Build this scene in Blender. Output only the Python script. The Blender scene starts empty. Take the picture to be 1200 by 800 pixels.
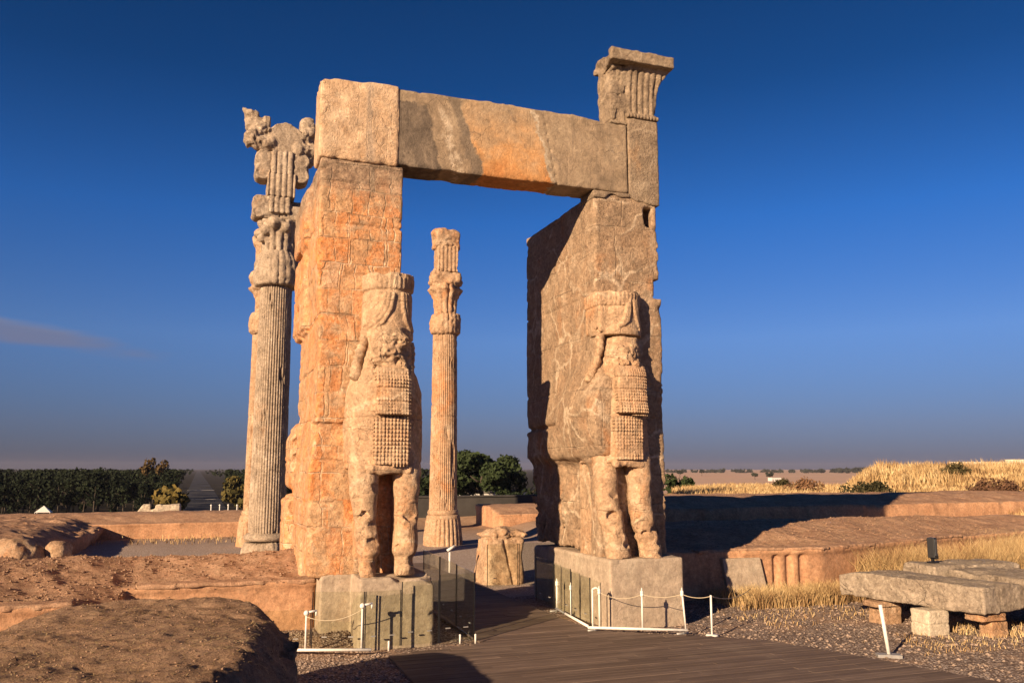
import bpy, bmesh, math, random
import numpy as np
from mathutils import Vector

random.seed(7)
RNG = np.random.default_rng(7)
SC = bpy.context.scene
COL = SC.collection
RAD = math.radians
CLOUD_Z = 0.119

# ------------------------------------------------------------------ camera
cam = bpy.data.cameras.new('camera')
cam.lens = 30.0
cam.sensor_width = 36.0
cam.clip_start = 0.1
cam.clip_end = 30000.0
cam_ob = bpy.data.objects.new('camera', cam)
COL.objects.link(cam_ob)
cam_ob.location = (0.0, 0.0, 3.2)
cam_ob.rotation_euler = (RAD(90 + 8.474), 0, RAD(-20))
SC.camera = cam_ob

# ------------------------------------------------------------------ light
SUN_DIR = Vector((0.81, 0.588, -0.320)).normalized()      # the way the light travels
SUN_EL = math.asin(-SUN_DIR.z)
SUN_AZ = math.atan2(-SUN_DIR.x, -SUN_DIR.y)               # from +Y, clockwise
sun = bpy.data.lights.new('sun', 'SUN')
sun.energy = 5.0
sun.angle = RAD(0.5)
sun.color = (1.0, 0.72, 0.45)
sun_ob = bpy.data.objects.new('sun', sun)
COL.objects.link(sun_ob)
sun_ob.rotation_euler = SUN_DIR.to_track_quat('-Z', 'Y').to_euler()
sun_ob.location = (-30, -25, 30)

SC.view_settings.view_transform = 'Standard'
SC.view_settings.look = 'None'
SC.view_settings.gamma = 1.0
SC.view_settings.use_curve_mapping = False
SC.view_settings.exposure = 0.95

# ------------------------------------------------------------------ node helper
class NT:
    def __init__(s, tree):
        s.t = tree
        s.L = tree.links
    def node(s, typ, **props):
        n = s.t.nodes.new(typ)
        for k, v in props.items():
            setattr(n, k, v)
        return n
    def put(s, sock, v):
        if v is None:
            return
        if isinstance(v, bpy.types.NodeSocket):
            s.L.new(v, sock)
        elif isinstance(v, (tuple, list)) and len(v) == 3 and sock.type == 'RGBA':
            sock.default_value = (*v, 1.0)
        else:
            sock.default_value = v
    def pos(s):
        return s.node('ShaderNodeNewGeometry').outputs['Position']
    def obco(s):
        return s.node('ShaderNodeTexCoord').outputs['Object']
    def xyz(s, v):
        n = s.node('ShaderNodeSeparateXYZ'); s.put(n.inputs[0], v); return n.outputs
    def comb(s, x, y, z):
        n = s.node('ShaderNodeCombineXYZ')
        for i, v in enumerate((x, y, z)): s.put(n.inputs[i], v)
        return n.outputs[0]
    def vmath(s, op, a, b=None):
        n = s.node('ShaderNodeVectorMath', operation=op)
        s.put(n.inputs[0], a)
        if b is not None: s.put(n.inputs[1], b)
        return n.outputs[0]
    def math(s, op, a, b=None, clamp=False):
        n = s.node('ShaderNodeMath', operation=op, use_clamp=clamp)
        s.put(n.inputs[0], a)
        if b is not None: s.put(n.inputs[1], b)
        return n.outputs[0]
    def noise(s, vec, scale, detail=4.0, rough=0.55, dist=0.0):
        n = s.node('ShaderNodeTexNoise')
        s.put(n.inputs['Vector'], vec)
        n.inputs['Scale'].default_value = scale
        n.inputs['Detail'].default_value = detail
        n.inputs['Roughness'].default_value = rough
        n.inputs['Distortion'].default_value = dist
        return n.outputs['Fac']
    def noisec(s, vec, scale, detail=2.0):
        n = s.node('ShaderNodeTexNoise')
        s.put(n.inputs['Vector'], vec)
        n.inputs['Scale'].default_value = scale
        n.inputs['Detail'].default_value = detail
        return n.outputs['Color']
    def voro(s, vec, scale, feature='F1', metric='EUCLIDEAN', rand=1.0):
        n = s.node('ShaderNodeTexVoronoi', feature=feature)
        if feature != 'DISTANCE_TO_EDGE': n.distance = metric
        s.put(n.inputs['Vector'], vec)
        n.inputs['Scale'].default_value = scale
        n.inputs['Randomness'].default_value = rand
        return n
    def warp(s, vec, scale, amt):
        c = s.noisec(vec, scale, 3.0)
        c = s.vmath('SUBTRACT', c, (0.5, 0.5, 0.5))
        n = s.node('ShaderNodeVectorMath', operation='SCALE')
        s.put(n.inputs[0], c); n.inputs['Scale'].default_value = amt
        return s.vmath('ADD', vec, n.outputs[0])
    def scale(s, vec, xyz):
        return s.vmath('MULTIPLY', vec, xyz)
    def step(s, v, lo, hi):
        n = s.node('ShaderNodeMapRange', interpolation_type='SMOOTHSTEP')
        s.put(n.inputs[0], v)
        n.inputs[1].default_value = lo; n.inputs[2].default_value = hi
        n.inputs[3].default_value = 0.0; n.inputs[4].default_value = 1.0
        return n.outputs[0]
    def lin(s, v, lo, hi, a, b):
        n = s.node('ShaderNodeMapRange')
        s.put(n.inputs[0], v)
        n.inputs[1].default_value = lo; n.inputs[2].default_value = hi
        n.inputs[3].default_value = a; n.inputs[4].default_value = b
        return n.outputs[0]
    def ramp(s, fac, stops):
        n = s.node('ShaderNodeValToRGB')
        e = n.color_ramp.elements
        while len(e) < len(stops): e.new(0.5)
        for i, (p, c) in enumerate(stops):
            e[i].position = p; e[i].color = (*c, 1.0)
        s.put(n.inputs[0], fac)
        return n.outputs[0]
    def mix(s, fac, a, b, blend='MIX'):
        n = s.node('ShaderNodeMix', data_type='RGBA', blend_type=blend)
        s.put(n.inputs[0], fac); s.put(n.inputs[6], a); s.put(n.inputs[7], b)
        return n.outputs[2]
    def mulmask(s, *m):
        r = m[0]
        for q in m[1:]: r = s.math('MULTIPLY', r, q)
        return r

def new_mat(name):
    m = bpy.data.materials.new(name)
    m.use_nodes = True
    m.node_tree.nodes.clear()
    return m, NT(m.node_tree)

def finish(m, t, color, rough=0.9, bump=None, bstrength=0.5, bdist=0.02, spec=0.2, metallic=0.0):
    b = t.node('ShaderNodeBsdfPrincipled')
    o = t.node('ShaderNodeOutputMaterial')
    t.put(b.inputs['Base Color'], color)
    t.put(b.inputs['Roughness'], rough)
    b.inputs['Specular IOR Level'].default_value = spec
    b.inputs['Metallic'].default_value = metallic
    if bump is not None:
        bn = t.node('ShaderNodeBump')
        bn.inputs['Strength'].default_value = bstrength
        bn.inputs['Distance'].default_value = bdist
        t.put(bn.inputs['Height'], bump)
        t.L.new(bn.outputs[0], b.inputs['Normal'])
    t.L.new(b.outputs[0], o.inputs[0])
    return m

# ------------------------------------------------------------------ sky
world = bpy.data.worlds.new('World')
SC.world = world
world.use_nodes = True
world.node_tree.nodes.clear()
wt = NT(world.node_tree)
sky = wt.node('ShaderNodeTexSky', sky_type='NISHITA')
sky.sun_disc = False
sky.sun_elevation = SUN_EL
sky.sun_rotation = SUN_AZ
sky.altitude = 1600
sky.air_density = 1.0
sky.dust_density = 0.3
sky.ozone_density = 3.0
wdir = wt.node('ShaderNodeTexCoord').outputs['Generated']
wz = wt.xyz(wdir)
SKY_TINT = [(0.0, (0.15, 0.145, 0.28)), (0.05, (0.29, 0.29, 0.46)), (0.147, (0.46, 0.58, 0.87)), (0.28, (0.21, 0.57, 1.06)), (0.42, (0.09, 0.36, 0.68)), (0.52, (0.075, 0.31, 0.58)), (0.75, (0.04, 0.10, 0.18))]
tint = wt.ramp(wz[2], SKY_TINT)
skyc = wt.mix(1.0, sky.outputs[0], tint, 'MULTIPLY')
# a thin bank of cloud low in the south-west
az = wt.math('ARCTAN2', wz[0], wz[1])
cv = wt.comb(wt.math('MULTIPLY', az, 9.0), wt.math('MULTIPLY', wz[2], 60.0), 0.0)
cn = wt.noise(cv, 1.0, 5.0, 0.55)
cx = wt.math('DIVIDE', wt.math('ADD', az, 0.21), 0.16)
mid = wt.math('ADD', wt.math('MULTIPLY', az, -0.10), CLOUD_Z)
cy = wt.math('DIVIDE', wt.math('SUBTRACT', wz[2], mid), 0.014)
d2 = wt.math('ADD', wt.math('POWER', wt.math('ABSOLUTE', cx), 2.0), wt.math('POWER', wt.math('ABSOLUTE', cy), 2.0))
cm = wt.math('MULTIPLY', wt.step(wt.math('SUBTRACT', wt.math('MULTIPLY', cn, 2.4), d2), -0.1, 1.3), 0.62)
cloudc = wt.ramp(wt.lin(cy, -1.2, 1.2, 0.0, 1.0), [(0.0, (2.2, 1.95, 2.6)), (0.6, (2.1, 2.0, 2.7)), (1.0, (3.0, 2.8, 3.4))])
skyc = wt.mix(cm, skyc, cloudc)
bg = wt.node('ShaderNodeBackground')
bg.inputs['Strength'].default_value = 0.05
wt.L.new(skyc, bg.inputs['Color'])
wo = wt.node('ShaderNodeOutputWorld')
wt.L.new(bg.outputs[0], wo.inputs['Surface'])

# ------------------------------------------------------------------ numpy noise
def _hash(ix, iy, iz, seed):
    h = (ix.astype(np.uint32) * np.uint32(374761393) + iy.astype(np.uint32) * np.uint32(668265263)
         + iz.astype(np.uint32) * np.uint32(2147483647 ^ 0x5bd1e995) + np.uint32((seed * 974711) & 0xffffffff))
    h = (h ^ (h >> np.uint32(13))) * np.uint32(1274126177)
    h = h ^ (h >> np.uint32(16))
    return (h & np.uint32(0xffff)).astype(np.float32) / 65535.0

def vnoise(x, y, z, seed=0):
    x, y, z = np.broadcast_arrays(np.asarray(x, np.float32), np.asarray(y, np.float32), np.asarray(z, np.float32))
    ix = np.floor(x).astype(np.int64); iy = np.floor(y).astype(np.int64); iz = np.floor(z).astype(np.int64)
    fx = x - ix; fy = y - iy; fz = z - iz
    ux = fx * fx * (3 - 2 * fx); uy = fy * fy * (3 - 2 * fy); uz = fz * fz * (3 - 2 * fz)
    r = 0
    for dx in (0, 1):
        wx = ux if dx else 1 - ux
        for dy in (0, 1):
            wy = uy if dy else 1 - uy
            for dz in (0, 1):
                wz_ = uz if dz else 1 - uz
                r = r + wx * wy * wz_ * _hash(ix + dx, iy + dy, iz + dz, seed)
    return r * 2 - 1

def fbm(x, y, z, octaves=3, seed=0, gain=0.5):
    a = 1.0; r = 0; s = 0
    for o in range(octaves):
        f = 2.0 ** o
        r = r + a * vnoise(x * f + 17.3 * o, y * f, z * f, seed + o); s += a; a *= gain
    return r / s

def smin(a, b, k):
    h = np.clip(0.5 + 0.5 * (b - a) / k, 0, 1)
    return b * (1 - h) + a * h - k * h * (1 - h)

def sd_box(x, y, z, x0, x1, y0, y1, z0, z1, r=0.0):
    qx = np.abs(x - (x0 + x1) / 2) - ((x1 - x0) / 2 - r)
    qy = np.abs(y - (y0 + y1) / 2) - ((y1 - y0) / 2 - r)
    qz = np.abs(z - (z0 + z1) / 2) - ((z1 - z0) / 2 - r)
    o = np.sqrt(np.maximum(qx, 0) ** 2 + np.maximum(qy, 0) ** 2 + np.maximum(qz, 0) ** 2)
    return o + np.minimum(np.maximum(qx, np.maximum(qy, qz)), 0) - r

def sd_ell(x, y, z, c, r):
    k0 = np.sqrt(((x - c[0]) / r[0]) ** 2 + ((y - c[1]) / r[1]) ** 2 + ((z - c[2]) / r[2]) ** 2)
    return (k0 - 1.0) * min(r)

def sd_caps(x, y, z, a, b, ra, rb):
    bx, by, bz = b[0] - a[0], b[1] - a[1], b[2] - a[2]
    L = bx * bx + by * by + bz * bz + 1e-9
    h = np.clip(((x - a[0]) * bx + (y - a[1]) * by + (z - a[2]) * bz) / L, 0, 1)
    return np.sqrt((x - a[0] - h * bx) ** 2 + (y - a[1] - h * by) ** 2 + (z - a[2] - h * bz) ** 2) - (ra + (rb - ra) * h)

def sd_chain(x, y, z, pts, sy=1.0):
    """pts: (x, y, z, r); sy stretches the section along y"""
    d = None
    for p, q in zip(pts[:-1], pts[1:]):
        e = sd_caps(x, (y - p[1]) / sy + p[1], z, p[:3], q[:3], p[3], q[3])
        d = e if d is None else np.minimum(d, e)
    return d

def surface_nets(fn, lo, hi, vox):
    lo = np.array(lo, float) - 2 * vox; hi = np.array(hi, float) + 2 * vox
    n = np.ceil((hi - lo) / vox).astype(int) + 1
    ax = [(lo[i] + vox * np.arange(n[i])).astype(np.float32) for i in range(3)]
    F = fn(ax[0][:, None, None], ax[1][None, :, None], ax[2][None, None, :])
    F = np.ascontiguousarray(np.broadcast_to(F, tuple(n))).astype(np.float32)
    F[0] = F[-1] = 1; F[:, 0] = F[:, -1] = 1; F[:, :, 0] = F[:, :, -1] = 1
    S = F < 0
    c = np.zeros(tuple(n - 1), np.int8)
    offs = [(i, j, k) for i in (0, 1) for j in (0, 1) for k in (0, 1)]
    for o in offs:
        c += S[o[0]:n[0] - 1 + o[0], o[1]:n[1] - 1 + o[1], o[2]:n[2] - 1 + o[2]]
    idx = np.argwhere((c > 0) & (c < 8))
    acc = np.zeros((len(idx), 3)); cnt = np.zeros(len(idx))
    for a in offs:
        for k in range(3):
            if a[k] == 1: continue
            b = list(a); b[k] = 1
            fa = F[idx[:, 0] + a[0], idx[:, 1] + a[1], idx[:, 2] + a[2]]
            fb = F[idx[:, 0] + b[0], idx[:, 1] + b[1], idx[:, 2] + b[2]]
            m = (fa < 0) != (fb < 0)
            t = np.where(m, fa / np.where(m, fa - fb, 1), 0)
            p = np.array(a, float)[None, :].repeat(len(idx), 0); p[:, k] += t
            acc[m] += p[m]; cnt[m] += 1
    V = lo + vox * (idx + acc / cnt[:, None])
    ID = -np.ones(tuple(n - 1), np.int64)
    ID[idx[:, 0], idx[:, 1], idx[:, 2]] = np.arange(len(idx))
    Q = []
    for k in range(3):
        sl0 = [slice(None)] * 3; sl1 = [slice(None)] * 3
        sl0[k] = slice(0, n[k] - 1); sl1[k] = slice(1, n[k])
        A = S[tuple(sl0)]; B = S[tuple(sl1)]
        E = np.argwhere(A != B)
        u, v = (k + 1) % 3, (k + 2) % 3
        ok = (E[:, u] > 0) & (E[:, v] > 0) & (E[:, u] < n[u] - 1) & (E[:, v] < n[v] - 1)
        E = E[ok]
        ins = A[E[:, 0], E[:, 1], E[:, 2]]
        def g(du, dv):
            P = E.copy(); P[:, u] -= du; P[:, v] -= dv
            return ID[P[:, 0], P[:, 1], P[:, 2]]
        q = np.stack([g(1, 1), g(0, 1), g(0, 0), g(1, 0)], 1)
        q[~ins] = q[~ins][:, ::-1]
        Q.append(q)
    Q = np.concatenate(Q)
    Q = Q[(Q >= 0).all(1)]
    return V, Q

def chips(d, x, y, z, pts):
    """flat fractures: each (cx, cy, cz, nx, ny, nz, R) cuts what stands beyond its plane near that point"""
    for cx, cy, cz, nx, ny, nz, R in pts:
        q = (x - cx) * nx + (y - cy) * ny + (z - cz) * nz
        far = np.sqrt((x - cx) ** 2 + (y - cy) ** 2 + (z - cz) ** 2) / R
        d = np.maximum(d, q - 2.0 * np.maximum(far - 0.45, 0))
    return d

def sst(v, a, b):
    t = np.clip((v - a) / (b - a), 0, 1)
    return t * t * (3 - 2 * t)

def unit(v):
    v = np.array(v, float); return v / np.linalg.norm(v)

def edge_chips(n, ex, ey, z0, z1, nx, ny, seed, deep=0.10):
    """fractures along an upright edge"""
    q = random.Random(seed); out = []
    for _ in range(n):
        u = unit((nx + q.uniform(-.6, .6), ny + q.uniform(-.6, .6), q.uniform(-.5, .5)))
        k = q.uniform(0.25, 1.0) * deep
        out.append((ex - nx * k, ey - ny * k, q.uniform(z0, z1), *u, 0.18 + 2.6 * k))
    return out

# ------------------------------------------------------------------ objects
def mesh_np(name, V, Q, mat, smooth=True):
    me = bpy.data.meshes.new(name)
    V = np.asarray(V, np.float32); Q = np.asarray(Q, np.int32)
    k = Q.shape[1]
    me.vertices.add(len(V)); me.vertices.foreach_set('co', V.ravel())
    me.loops.add(Q.size); me.loops.foreach_set('vertex_index', Q.ravel())
    me.polygons.add(len(Q)); me.polygons.foreach_set('loop_start', np.arange(0, Q.size, k, dtype=np.int32))
    me.polygons.foreach_set('use_smooth', np.full(len(Q), smooth, bool))
    me.update(calc_edges=True)
    me.validate()
    if mat: me.materials.append(mat)
    return me

def root_loc(parent):
    r = Vector((0, 0, 0))
    while parent is not None:
        r += parent.location; parent = parent.parent
    return r

def add(name, me, parent=None, loc=(0, 0, 0)):
    o = bpy.data.objects.new(name, me)
    COL.objects.link(o)
    if parent is not None: o.parent = parent
    o.location = loc
    return o

def tag(o, label, cat, group=None, kind=None):
    if label: o['label'] = label
    if cat: o['category'] = cat
    if group: o['group'] = group
    if kind: o['kind'] = kind
    return o

def thing(name, label, cat, loc=(0, 0, 0), group=None):
    o = bpy.data.objects.new(name, None)
    o.empty_display_size = 0.3
    COL.objects.link(o)
    o.location = loc
    return tag(o, label, cat, group)

def sdf(name, fn, lo, hi, vox, mat, parent=None):
    """a stone body from a distance field given in world coordinates"""
    V, Q = surface_nets(fn, lo, hi, vox)
    r = root_loc(parent)
    V = V - np.array(r)
    return add(name, mesh_np(name, V, Q, mat), parent)

def sdf_thing(name, fn, lo, hi, vox, mat, base):
    V, Q = surface_nets(fn, lo, hi, vox)
    return add(name, mesh_np(name, V - np.array(base), Q, mat), None, base)

class MB:
    """collects simple shapes and links them as one mesh"""
    def __init__(s): s.v = []; s.f = []
    def box(s, x0, x1, y0, y1, z0, z1, rz=0.0, piv=None, bev=0.0):
        n = len(s.v)
        cx, cy = ((x0 + x1) / 2, (y0 + y1) / 2) if piv is None else piv
        c, q = math.cos(rz), math.sin(rz)
        for z in (z0, z1):
            for x, y in ((x0, y0), (x1, y0), (x1, y1), (x0, y1)):
                s.v.append((cx + (x - cx) * c - (y - cy) * q, cy + (x - cx) * q + (y - cy) * c, z))
        s.f += [(n, n + 3, n + 2, n + 1), (n + 4, n + 5, n + 6, n + 7), (n, n + 1, n + 5, n + 4),
                (n + 1, n + 2, n + 6, n + 5), (n + 2, n + 3, n + 7, n + 6), (n + 3, n, n + 4, n + 7)]
        return s
    def tube(s, pts, r, seg=8, caps=True):
        pts = [Vector(p) for p in pts]
        rs = r if isinstance(r, (list, tuple)) else [r] * len(pts)
        n = len(s.v)
        for i, p in enumerate(pts):
            d = (pts[min(i + 1, len(pts) - 1)] - pts[max(i - 1, 0)]).normalized()
            a = Vector((0, 0, 1)) if abs(d.z) < 0.9 else Vector((1, 0, 0))
            u = d.cross(a).normalized(); w = d.cross(u)
            for k in range(seg):
                t = 2 * math.pi * k / seg
                s.v.append(tuple(p + (u * math.cos(t) + w * math.sin(t)) * rs[i]))
        for i in range(len(pts) - 1):
            for k in range(seg):
                a = n + i * seg + k; b = n + i * seg + (k + 1) % seg
                s.f.append((a, a + seg, b + seg, b))
        if caps:
            s.f.append(tuple(n + k for k in range(seg)))
            s.f.append(tuple(n + (len(pts) - 1) * seg + k for k in reversed(range(seg))))
        return s
    def ball(s, c, r, seg=10, ring=6, sz=1.0):
        pts = []; rs = []
        for i in range(ring + 1):
            t = math.pi * i / ring
            pts.append((c[0], c[1], c[2] - r * sz * math.cos(t))); rs.append(max(r * math.sin(t), 0.0005))
        n = len(s.v)
        for p, q in zip(pts, rs):
            for k in range(seg):
                t = 2 * math.pi * k / seg
                s.v.append((p[0] + q * math.cos(t), p[1] + q * math.sin(t), p[2]))
        for i in range(ring):
            for k in range(seg):
                a = n + i * seg + k; b = n + i * seg + (k + 1) % seg
                s.f.append((a, b, b + seg, a + seg))
        return s
    def prism(s, poly, z0, z1):
        n = len(s.v); m = len(poly)
        for z in (z0, z1):
            for x, y in poly: s.v.append((x, y, z))
        s.f.append(tuple(n + i for i in reversed(range(m)))); s.f.append(tuple(n + m + i for i in range(m)))
        for i in range(m):
            j = (i + 1) % m
            s.f.append((n + i, n + j, n + m + j, n + m + i))
        return s
    def build(s, name, mat, parent=None, smooth=False, bevel=0.0, loc=None):
        r = root_loc(parent) if loc is None else Vector(loc)
        me = bpy.data.meshes.new(name)
        me.from_pydata([tuple(Vector(p) - r) for p in s.v], [], s.f)
        if bevel > 0:
            bm = bmesh.new(); bm.from_mesh(me)
            bmesh.ops.bevel(bm, geom=list(bm.edges), offset=bevel, segments=2, affect='EDGES', profile=0.6)
            bm.to_mesh(me); bm.free()
        for p in me.polygons: p.use_smooth = smooth
        me.update()
        if mat: me.materials.append(mat)
        return add(name, me, parent, tuple(r) if parent is None else (0, 0, 0))

# ------------------------------------------------------------------ materials
M = {}
def stone(name, base, dark, pale, orange, k_orange=0.5, k_vein=0.5, k_dark=0.4, blocks=None, vscale=1.0,
          bump=0.7, extra=None, seed=(0, 0, 0), fine=1.0, k_crack=1.0, micro=1.0):
    m, t = new_mat(name)
    p = t.vmath('ADD', t.pos(), seed)
    w = t.warp(p, 1.1, 0.5)
    big = t.noise(p, 0.55, 5, 0.6, 0.4)
    mid = t.noise(w, 2.2, 6, 0.65)
    fin = t.noise(p, 14.0 * fine, 5, 0.7)
    c = t.mix(t.step(mid, 0.34, 0.66), base, dark)
    c = t.mix(t.mulmask(t.step(t.noise(w, 1.3, 5, 0.6), 0.5, 0.72), 0.75), c, pale)
    om = t.step(t.noise(t.scale(t.warp(p, 0.8, 0.7), (1.0, 1.0, 0.55)), 0.9, 5, 0.62), 0.63 - 0.2 * k_orange, 0.74 - 0.12 * k_orange)
    c = t.mix(t.mulmask(om, min(1.0, 0.5 + 0.5 * k_orange)), c, orange)
    vf = t.noise(p, 46.0 * fine, 4, 0.75)
    h = t.math('ADD', t.math('MULTIPLY', mid, 0.35), t.math('ADD', t.math('MULTIPLY', fin, 0.75), t.math('MULTIPLY', vf, 0.35)))
    if blocks:
        (bw, bh), bk, mk = blocks
        q = t.xyz(t.warp(t.warp(p, 1.3, 0.10), 6.0, 0.035))
        bv = t.comb(t.math('ADD', q[0], q[1]), q[2], 0.0)
        def bricks(w_, h_, off):
            n = t.node('ShaderNodeTexBrick', offset=off, squash=0.7, squash_frequency=3)
            t.put(n.inputs['Vector'], bv)
            for k, v in (('Color1', (0, 0, 0, 1)), ('Color2', (1, 1, 1, 1)), ('Mortar', (0.5, 0.5, 0.5, 1)), ('Scale', 1.0), ('Mortar Size', 0.018),
                         ('Mortar Smooth', 0.6), ('Bias', 0.0), ('Brick Width', w_), ('Row Height', h_)):
                n.inputs[k].default_value = v
            return t.xyz(n.outputs['Color'])[0], n.outputs['Fac']
        r1, f1 = bricks(bw, bh, 0.37)
        r2, f2 = bricks(bw * 2.3, bh * 2.0, 0.5)
        sel = t.step(t.noise(p, 0.8, 3), 0.45, 0.55)
        rnd = t.math('ADD', t.math('MULTIPLY', r1, 0.65), t.math('MULTIPLY', r2, 0.35))
        bc = t.ramp(rnd, [(0.0, dark), (0.25, base), (0.45, orange), (0.62, base), (0.8, orange), (1.0, pale)])
        bn_ = t.step(t.noise(t.warp(p, 3.0, 0.3), 3.0, 5, 0.65), 0.36, 0.56)
        c = t.mix(t.mulmask(bn_, bk), c, bc)
        em = t.math('MAXIMUM', t.mulmask(f1, sel), f2)
        em = t.mulmask(em, t.step(t.noise(p, 2.3, 4), 0.36, 0.55), mk)
        c = t.mix(em, c, t.mix(t.step(t.noise(p, 1.9, 3), 0.42, 0.58), pale, (dark[0] * 0.5, dark[1] * 0.5, dark[2] * 0.5)))
        h = t.math('SUBTRACT', h, t.math('MULTIPLY', em, 0.5))
    if k_vein > 0:
        e = t.voro(t.warp(p, 1.6, 0.55), 0.85 * vscale, 'DISTANCE_TO_EDGE')
        vm = t.math('SUBTRACT', 1.0, t.step(e.outputs['Distance'], 0.004, 0.05))
        vm = t.mulmask(vm, t.step(t.noise(p, 0.9, 3), 0.40, 0.58), k_vein)
        c = t.mix(vm, c, pale)
        h = t.math('ADD', h, t.math('MULTIPLY', vm, 0.15))
    # weather streaks that run down from ledges
    sn = t.noise(t.scale(p, (3.2, 3.2, 0.22)), 1.6, 5, 0.6)
    c = t.mix(t.mulmask(t.step(sn, 0.56, 0.78), k_dark), c, (dark[0] * 0.42, dark[1] * 0.42, dark[2] * 0.45))
    # hairline cracks
    ce = t.voro(t.warp(p, 3.5, 0.35), 2.6, 'DISTANCE_TO_EDGE')
    cr = t.mulmask(t.math('SUBTRACT', 1.0, t.step(ce.outputs['Distance'], 0.0, 0.022)), t.step(t.noise(p, 1.1, 3), 0.52, 0.66), k_crack)
    c = t.mix(t.mulmask(cr, 0.6), c, (dark[0] * 0.4, dark[1] * 0.36, dark[2] * 0.34))
    h = t.math('SUBTRACT', h, t.math('MULTIPLY', cr, 0.6))
    blot = t.step(t.noise(t.warp(p, 2.0, 0.4), 4.2, 6, 0.72), 0.52, 0.66)
    c = t.mix(t.mulmask(blot, 0.26), c, (dark[0] * 0.72, dark[1] * 0.66, dark[2] * 0.62))
    spk = t.step(t.noise(p, 30.0, 3, 0.7), 0.60, 0.70)
    c = t.mix(t.mulmask(spk, 0.28), c, (dark[0] * 0.45, dark[1] * 0.42, dark[2] * 0.4))
    lsp = t.step(t.noise(t.vmath('ADD', p, (7, 7, 7)), 24.0, 3, 0.7), 0.60, 0.70)
    c = t.mix(t.mulmask(lsp, 0.45), c, tuple(min(0.75, v * 1.25) for v in pale))
    pit = t.step(t.noise(p, 9.0, 4, 0.7), 0.58, 0.70)
    c = t.mix(t.mulmask(pit, 0.45), c, (dark[0] * 0.5, dark[1] * 0.48, dark[2] * 0.48))
    c = t.mix(t.lin(fin, 0.3, 0.7, 0.0, 0.35), c, t.mix(0.5, base, pale))
    h = t.math('SUBTRACT', h, t.math('MULTIPLY', pit, 0.25))
    if extra: c, h = extra(t, t.pos(), c, h)
    def mul(cc, f):
        return t.mix(1.0, cc, t.comb(f, f, f), 'MULTIPLY')
    c = mul(c, t.lin(t.noise(p, 13.0, 5, 0.72), 0.32, 0.68, 1 - 0.34 * micro, 1 + 0.30 * micro))
    c = mul(c, t.lin(t.noise(t.warp(p, 4.0, 0.2), 4.5, 5, 0.68), 0.32, 0.68, 0.80, 1.20))
    M[name] = finish(m, t, c, 0.92, h, min(1.0, bump * 1.3), 0.07, 0.12)
    return M[name]

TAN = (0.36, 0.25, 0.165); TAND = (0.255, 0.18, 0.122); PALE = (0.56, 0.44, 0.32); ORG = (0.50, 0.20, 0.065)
GRY = (0.29, 0.225, 0.17); GRYD = (0.19, 0.15, 0.12)

def pier_left_extra(t, p, c, h):
    x = t.xyz(p)
    n = t.noise(p, 1.5, 4)
    top = t.step(t.math('ADD', x[2], t.math('MULTIPLY', n, 1.6)), 9.1, 10.0)
    g = t.ramp(t.noise(p, 4.0, 5, 0.7), [(0.3, (0.13, 0.10, 0.08)), (0.5, (0.30, 0.23, 0.17)), (0.7, (0.45, 0.35, 0.26))])
    c = t.mix(t.mulmask(top, 0.85), c, g)
    return c, h

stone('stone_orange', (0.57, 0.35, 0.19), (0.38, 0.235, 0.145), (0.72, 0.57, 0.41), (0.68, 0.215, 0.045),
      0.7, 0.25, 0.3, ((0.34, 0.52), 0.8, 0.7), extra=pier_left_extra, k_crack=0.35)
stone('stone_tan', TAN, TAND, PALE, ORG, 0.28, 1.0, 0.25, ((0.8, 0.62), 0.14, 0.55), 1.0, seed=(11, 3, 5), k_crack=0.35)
stone('stone_statue', (0.53, 0.36, 0.23), (0.40, 0.265, 0.17), (0.65, 0.51, 0.36), (0.5, 0.22, 0.09), 0.55, 0.7, 0.4, ((0.9, 0.83), 0.22, 0.45), 0.9, seed=(4, 9, 1), k_crack=0.6)
stone('stone_plinth', (0.40, 0.32, 0.245), (0.33, 0.26, 0.20), (0.46, 0.385, 0.30), (0.33, 0.22, 0.14), 0.1, 0.3, 0.3, None, 1.2, 0.3, seed=(2, 7, 8), k_crack=0.1, micro=0.5)
stone('stone_column', (0.40, 0.315, 0.235), (0.28, 0.215, 0.16), (0.54, 0.45, 0.36), (0.42, 0.24, 0.13), 0.2, 0.1, 0.4, None, 1.0, 0.6, seed=(21, 3, 2))
stone('stone_column_warm', (0.46, 0.31, 0.20), (0.36, 0.22, 0.13), (0.56, 0.44, 0.32), (0.50, 0.21, 0.08), 0.6, 0.1, 0.3, None, 1.0, 0.6, seed=(5, 31, 2))
stone('stone_grey', (0.35, 0.285, 0.22), (0.24, 0.19, 0.145), (0.50, 0.42, 0.33), (0.36, 0.24, 0.15), 0.1, 0.5, 0.45, None, 1.6, 0.7, seed=(8, 8, 8))
stone('stone_orange_small', (0.46, 0.29, 0.17), (0.34, 0.21, 0.13), PALE, (0.5, 0.24, 0.1), 0.5, 0.1, 0.3, None, 1.0, 0.7, seed=(1, 2, 8))
stone('stone_white', (0.55, 0.47, 0.36), (0.44, 0.37, 0.28), (0.62, 0.55, 0.44), (0.5, 0.38, 0.25), 0.1, 0.2, 0.2, None, 1.0, 0.4, seed=(1, 6, 8))

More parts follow.
